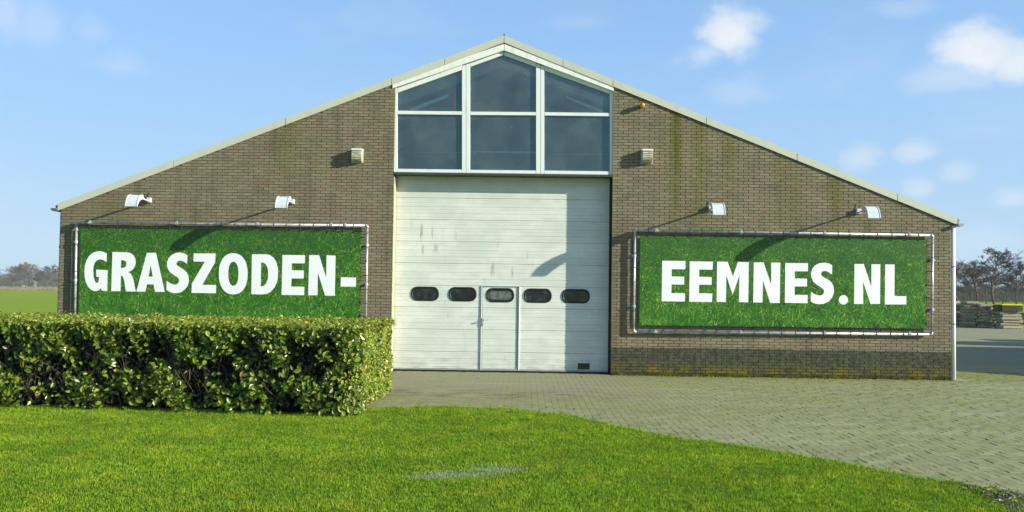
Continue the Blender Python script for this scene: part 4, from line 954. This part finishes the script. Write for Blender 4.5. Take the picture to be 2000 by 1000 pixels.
spec = [(1943, 140, alder[0], (1.12, .93), 0.3, 'tallest bare alder behind the pallet stacks, its crown spread wide'),
        (1878, 130, alder[1], (1.0, .82), 1.0, 'bare tree partly hidden behind the right corner of the barn'),
        (1908, 158, alder[1], (1.0, .80), 2.9, 'bare slender tree between the barn corner and the tallest alder'),
        (1926, 190, alder_s[0], (1.05, 1.05), .5, 'small bare tree just left of the tallest alder'),
        (1985, 170, alder_s[0], (1.2, 1.05), 2.2, 'small dark bare tree near the right edge of the view'),
        (1897, 230, alder_s[0], (1.2, 1.1), 3.1, 'low distant bare tree left of the slender one, almost behind the barn'),
        (1958, 240, alder[0], (1.0, .85), 4.2, 'distant bare tree showing right of the tallest trunk'),
        (1998, 260, alder_s[0], (1.3, 1.25), 5.2, 'distant bare tree at the right edge behind the nearer ones'),
        (2010, 150, alder[1], (.85, .68), 4.0, 'bare tree cut off by the right edge of the view')]
for px, dpt_, ms, sc, rz, lab in spec:
    X, Y = at(px, dpt_); place_tree('alder_tree', ms, (X, Y, -.03), sc, rz, lab, 'bare trees beyond the yard', M_tw2)
oak = [make_tree(s, 11.6, 1.5, 5.4, 4, .06, nb=17) for s in (31, 44)]
for i, (px, dpt_, k, sc, rz, lab) in enumerate(((22, 420, 0, (1.05, .88), .4, 'round brown tree at the left edge of the far tree row'), (50, 470, 1, (1.0, .95), 2, 'bare far tree just left of the pale farmhouse'), (-15, 430, 1, (1, .9), 1, 'far tree half cut by the left edge of the view'),
        (66, 520, 0, (1.1, 1.15), 3.3, 'taller thin far tree behind the farmhouse'), (88, 430, 1, (1.15, .86), 5, 'rounded olive-brown far tree left of the barn corner'), (104, 440, 0, (1.0, .85), .9, 'far tree touching the barn corner in view'), (36, 560, 1, (1.2, 1.1), 4, 'pale distant tree behind the left trees'), (75, 480, 1, (.8, .75), 2.5, 'low far tree right of the farmhouse'))):
    X, Y = at(px, dpt_); place_tree('oak_tree', oak[k], (X, Y, -.03), sc, rz, lab, 'far trees beyond the left field', M_tw3)
# far woodland edges that read as one mass
def thicket(name, x0, x1, y0, y1, h0, h1, N, label, c, seed):
    q_ = np.random.default_rng(seed); x = q_.uniform(x0, x1, N); y = q_.uniform(y0, y1, N); z = q_.random(N) ** .8 * (h0 + (h1 - h0) * (.5 + .5 * nz3(x, y, x * 0, .12, seed)))
    d = q_.normal(0, 1, (N, 3)); d[:, 2] = np.abs(d[:, 2]) + .5; d /= np.linalg.norm(d, axis=1)[:, None]; L = q_.uniform(.5, 1.5, N)[:, None]; s = np.cross(d, (0, 1, 0)) * q_.uniform(.03, .10, N)[:, None]
    P0 = np.stack([x, y, z], 1); V = np.stack([P0 - s, P0 + s, P0 + d * L], 1).reshape(-1, 3)
    tag(np_mesh(name, V, np.arange(N * 3).reshape(N, 3), c, np.repeat(q_.random(N), 3)), label, 'woodland', kind='stuff')
M_th1 = tone_mat('far_scrub', [(0, (.045, .038, .028)), (1, (.12, .10, .07))], .95, .05)
M_th2 = tone_mat('far_scrub_left', [(0, (.07, .065, .045)), (1, (.15, .135, .09))], .95, .05)
xa, ya = at(1850, 300); xb, yb = at(2200, 300)
thicket('scrub', xa - 30, xb, 280, 330, 3.0, 6.5, 60000, 'low brown bare woodland along the far edge on the right', M_th1, 5)
xa, ya = at(-150, 600); xb, yb = at(125, 600)
thicket('scrub', xa, xb, 560, 640, 3.5, 9.5, 60000, 'hazy bare woodland on the horizon at the left', M_th2, 6)
# farmhouses among the far trees
def house(px, dpt_, w, h, d, rz, label, wallc, roofc):
    X, Y = at(px, dpt_); t = empty('farmhouse', (X, Y, 0), label, 'house'); 
    o1 = MB().box(-w / 2, w / 2, 0, d, 0, h); o1 = put('wall', o1.mesh('wall'), wallc); o1.parent = t
    rf = MB().add([(-w / 2 - .3, -.3, h), (w / 2 + .3, -.3, h), (w / 2 + .3, d + .3, h), (-w / 2 - .3, d + .3, h), (-w / 2 - .3, d / 2, h + d * .48), (w / 2 + .3, d / 2, h + d * .48)], [(0, 1, 5, 4), (2, 3, 4, 5), (1, 2, 5), (3, 0, 4), (0, 3, 2, 1)])
    o2 = put('roof', rf.mesh('roof'), roofc); o2.parent = t
    for k in range(3):
        o3 = put('window', MB().box(-w / 2 + w * (k + .7) / 3.5, -w / 2 + w * (k + .7) / 3.5 + .9, -.05, -.004, 1.0, 2.2).mesh('window'), M_black); o3.parent = t
    o4 = put('chimney', MB().box(w * .25, w * .25 + .7, d / 2 - .35, d / 2 + .35, h + d * .3, h + d * .48 + .9).mesh('chimney'), wallc); o4.parent = t
    t.rotation_euler = (0, 0, rz)
wl = plain('white_render', (.36, .36, .34), .8); rfm = plain('roof_tiles', (.30, .30, .30), .6); rf2 = plain('pale_roof', (.55, .56, .56), .5)
house(47, 610, 3.6, 2.0, 3.6, .9, 'small white farmhouse among the far trees at the left', wl, rfm)
house(61, 600, 2.6, 3.4, 3, -.3, 'low shed with a pale roof beside the far farmhouse', wl, rf2)
house(27, 620, 4, 1.8, 4, .1, 'grey roofed house left of the far white farmhouse', plain('brick_far', (.18, .12, .09), .9), rfm)

# ------------------------------------------------------------------ pallet stacks
def wood_fn(q, b):
    oi = q.n('ShaderNodeObjectInfo'); p = q.pos(); k = q.noise(q.scale(p, (3, 3, 20)), 2, 5)
    c = q.mix(k, (.24, .22, .16), (.50, .46, .34)); c = q.mix(q.m('MULTIPLY', oi.outputs['Random'], .6), c, (.19, .17, .12)); setb(q, b, c, .85, .15)
M_wood = mat('weathered_pallet_wood', wood_fn)
def pallet_mesh(seed):
    r = random.Random(seed); b = MB(); w, d = 1.02, .86
    for i in range(5): y = -d / 2 + .03 + i * (d - .19) / 4; b.box(-w / 2 + .004, w / 2 - .004, y, y + .13, .1265 + r.uniform(-.001, .001), .146)
    for y in (-d / 2, d / 2 - .028): b.box(-w / 2, w / 2, y, y + .028, .048, .1455)                 # header boards
    for x in (-w / 2 + .001, -.03, w / 2 - .061): b.box(x, x + .06, -d / 2 + .0285, d / 2 - .0285, .05, .1255)   # bearers
    for x in (-w / 2 + .03, -.045, w / 2 - .12):
        for y in (-d / 2 + .05, -.05, d / 2 - .15): b.box(x, x + .09, y, y + .10, .0205, .0475)
    for y in (-d / 2 + .04, -.05, d / 2 - .14): b.box(-w / 2 + .01, w / 2 - .01, y, y + .1, 0, .02)
    m_ = b.mesh('pallet'); m_.materials.append(M_wood); return m_
pm = [pallet_mesh(s) for s in (1, 2)]
ords = ['lowest', 'second', 'third', 'fourth', 'fifth', 'sixth', 'seventh', 'eighth', 'ninth', 'tenth', 'eleventh']
def stack(px, depth, n_, hfac, which, ang, sx):
    X, Y = at(px, depth); z = 0.0
    for i in range(n_):
        o = put('pallet', pm[i % 2], None, None, (X + rnd.gauss(0, .055), Y + rnd.gauss(0, .06), z)); o.rotation_euler = (rnd.gauss(0, .008), rnd.gauss(0, .012), ang + rnd.gauss(0, .05)); o.scale = (sx, 1, hfac)
        pos = ords[i] if i < n_ - 1 else 'topmost'
        tag(o, f'{pos} wooden pallet {"up " if 0 < i < n_ - 1 else ""}in the {which}', 'pallet', 'weathered pallets stacked at the far side of the yard'); z += .148 * hfac
    return X, Y, z
stack(1870, 54.5, 9, 1.12, 'stack half hidden behind the white downpipe', .05, .8)
stack(1891, 53.5, 9, 1.12, 'first fully visible stack right of the downpipe', -.04, .66)
stack(1925, 53.0, 8, 1.13, 'middle stack under the slender bare trees', .06, .80)
X, Y, z = stack(1968, 52.0, 6, 1.08, 'rightmost stack, the one carrying turf', .03, 1.08)
# a load of turf on the right stack
t = empty('turf_load', (X, Y, z), 'block of yellow-green turf lying on the rightmost pallet stack', 'turf')
b = MB()
for k in range(5): b.box(X - .56 + rnd.uniform(-.02, .02), X + .56 + rnd.uniform(-.02, .02), Y - .5, Y + .5, z + .004 + k * .07, z + .066 + k * .07)
b.build('turf_layers', plain('turf_soil', (.05, .055, .025), .95), t)
MB().box(X - .57, X + .57, Y - .51, Y + .51, z + .352, z + .40).build('turf_top', plain('yellow_turf', (.75, .66, .03), .9), t)
# dark heap beyond the stacks
X, Y = at(2003, 62); b = MB(); kk = 14; vs = [(X, Y, .75)]; 
for r_i, (rr_, zz2) in enumerate(((.5, .62), (1.0, .3), (1.4, -.03))):
    for j in range(kk): a = 2 * math.pi * j / kk; q_ = rr_ * rnd.uniform(.8, 1.15); vs.append((X + q_ * math.cos(a) * 1.3, Y + q_ * math.sin(a), zz2 + (rnd.uniform(-.08, .08) if r_i < 2 else 0)))
fs = [(0, 1 + j, 1 + (j + 1) % kk) for j in range(kk)] + [(1 + r_i * kk + j, 1 + (r_i + 1) * kk + j, 1 + (r_i + 1) * kk + (j + 1) % kk, 1 + r_i * kk + (j + 1) % kk) for r_i in range(2) for j in range(kk)]
o = b.add(vs, fs).build('soil_heap', plain('dark_soil', (.03, .028, .022), .95)); tag(o, 'low heap of dark soil on the grass at the right edge behind the pallets', 'soil heap')

# ------------------------------------------------------------------ neighbours outside the frame whose shadows reach the yard
M_steel = plain('painted_steel', (.22, .26, .30), .5)
def shed(x0, x1, y0, y1, eav, rid, label):
    t = empty('shed', ((x0 + x1) / 2, (y0 + y1) / 2, 0), label, 'shed'); ym = (y0 + y1) / 2
    MB().add([(x0, y0, 0), (x0, y1, 0), (x0, y1, eav), (x0, ym, rid), (x0, y0, eav), (x1, y0, 0), (x1, y1, 0), (x1, y1, eav), (x1, ym, rid), (x1, y0, eav)], [(0, 1, 2, 3, 4), (9, 8, 7, 6, 5), (0, 4, 9, 5), (1, 6, 7, 2)]).build('wall', M_brick, t)
    for s in (0, 1):
        a = y0 - .2 if s == 0 else y1 + .2; MB().hexa([(x0 - .2, a, eav - .03), (x1, a, eav - .03), (x1, ym, rid + .03), (x0 - .2, ym, rid + .03), (x0 - .2, a, eav + .07), (x1, a, eav + .07), (x1, ym, rid + .13), (x0 - .2, ym, rid + .13)]).build('roof', M_roof, t)
    MB().box(x0 - .04, x0 - .003, ym - 1.5, ym + 1.5, 0, 2.6).build('door', M_rail, t)
shed(20.5, 32, -1.75, 9.95, 2.9, 5.2, 'brick shed standing to the right of the yard outside the picture')
def container(x0, x1, y0, y1, h, label):
    t = empty('storage_container', ((x0 + x1) / 2, (y0 + y1) / 2, 0), label, 'container'); b = MB().box(x0, x1, y0, y1, .1, h).build('body', M_steel, t)
    for k in range(int((x1 - x0) / .35)): MB().box(x0 + .1 + k * .35, x0 + .28 + k * .35, y0 - .04, y0 - .002, .2, h - .1).build('corrugation', M_steel, b)
    MB().box(x0 - .03, x0 - .002, y0 + .05, (y0 + y1) / 2 - .01, .15, h - .05).build('door', M_steel, t); MB().box(x0 - .03, x0 - .002, (y0 + y1) / 2 + .01, y1 - .05, .15, h - .05).build('door', M_steel, t)
container(23.0, 29.0, 12.15, 14.0, 3.1, 'steel storage container right of the yard outside the picture')
container(25.5, 30, 15.35, 17.0, 2.2, 'low steel container behind the other one outside the picture')

# ------------------------------------------------------------------ thin air between here and the far trees
hz = MB().box(-420, 420, -45, 760, -1.1, 40).build('haze', None); tag(hz, kind='stuff')
hm = bpy.data.materials.new('haze'); hm.use_nodes = True; ht = hm.node_tree; ht.nodes.clear()
ho = ht.nodes.new('ShaderNodeOutputMaterial'); hv = ht.nodes.new('ShaderNodeVolumePrincipled'); hv.inputs['Color'].default_value = (.80, .88, 1, 1); hv.inputs['Density'].default_value = .0002
ht.links.new(hv.outputs[0], ho.inputs['Volume']); hz.data.materials.append(hm)
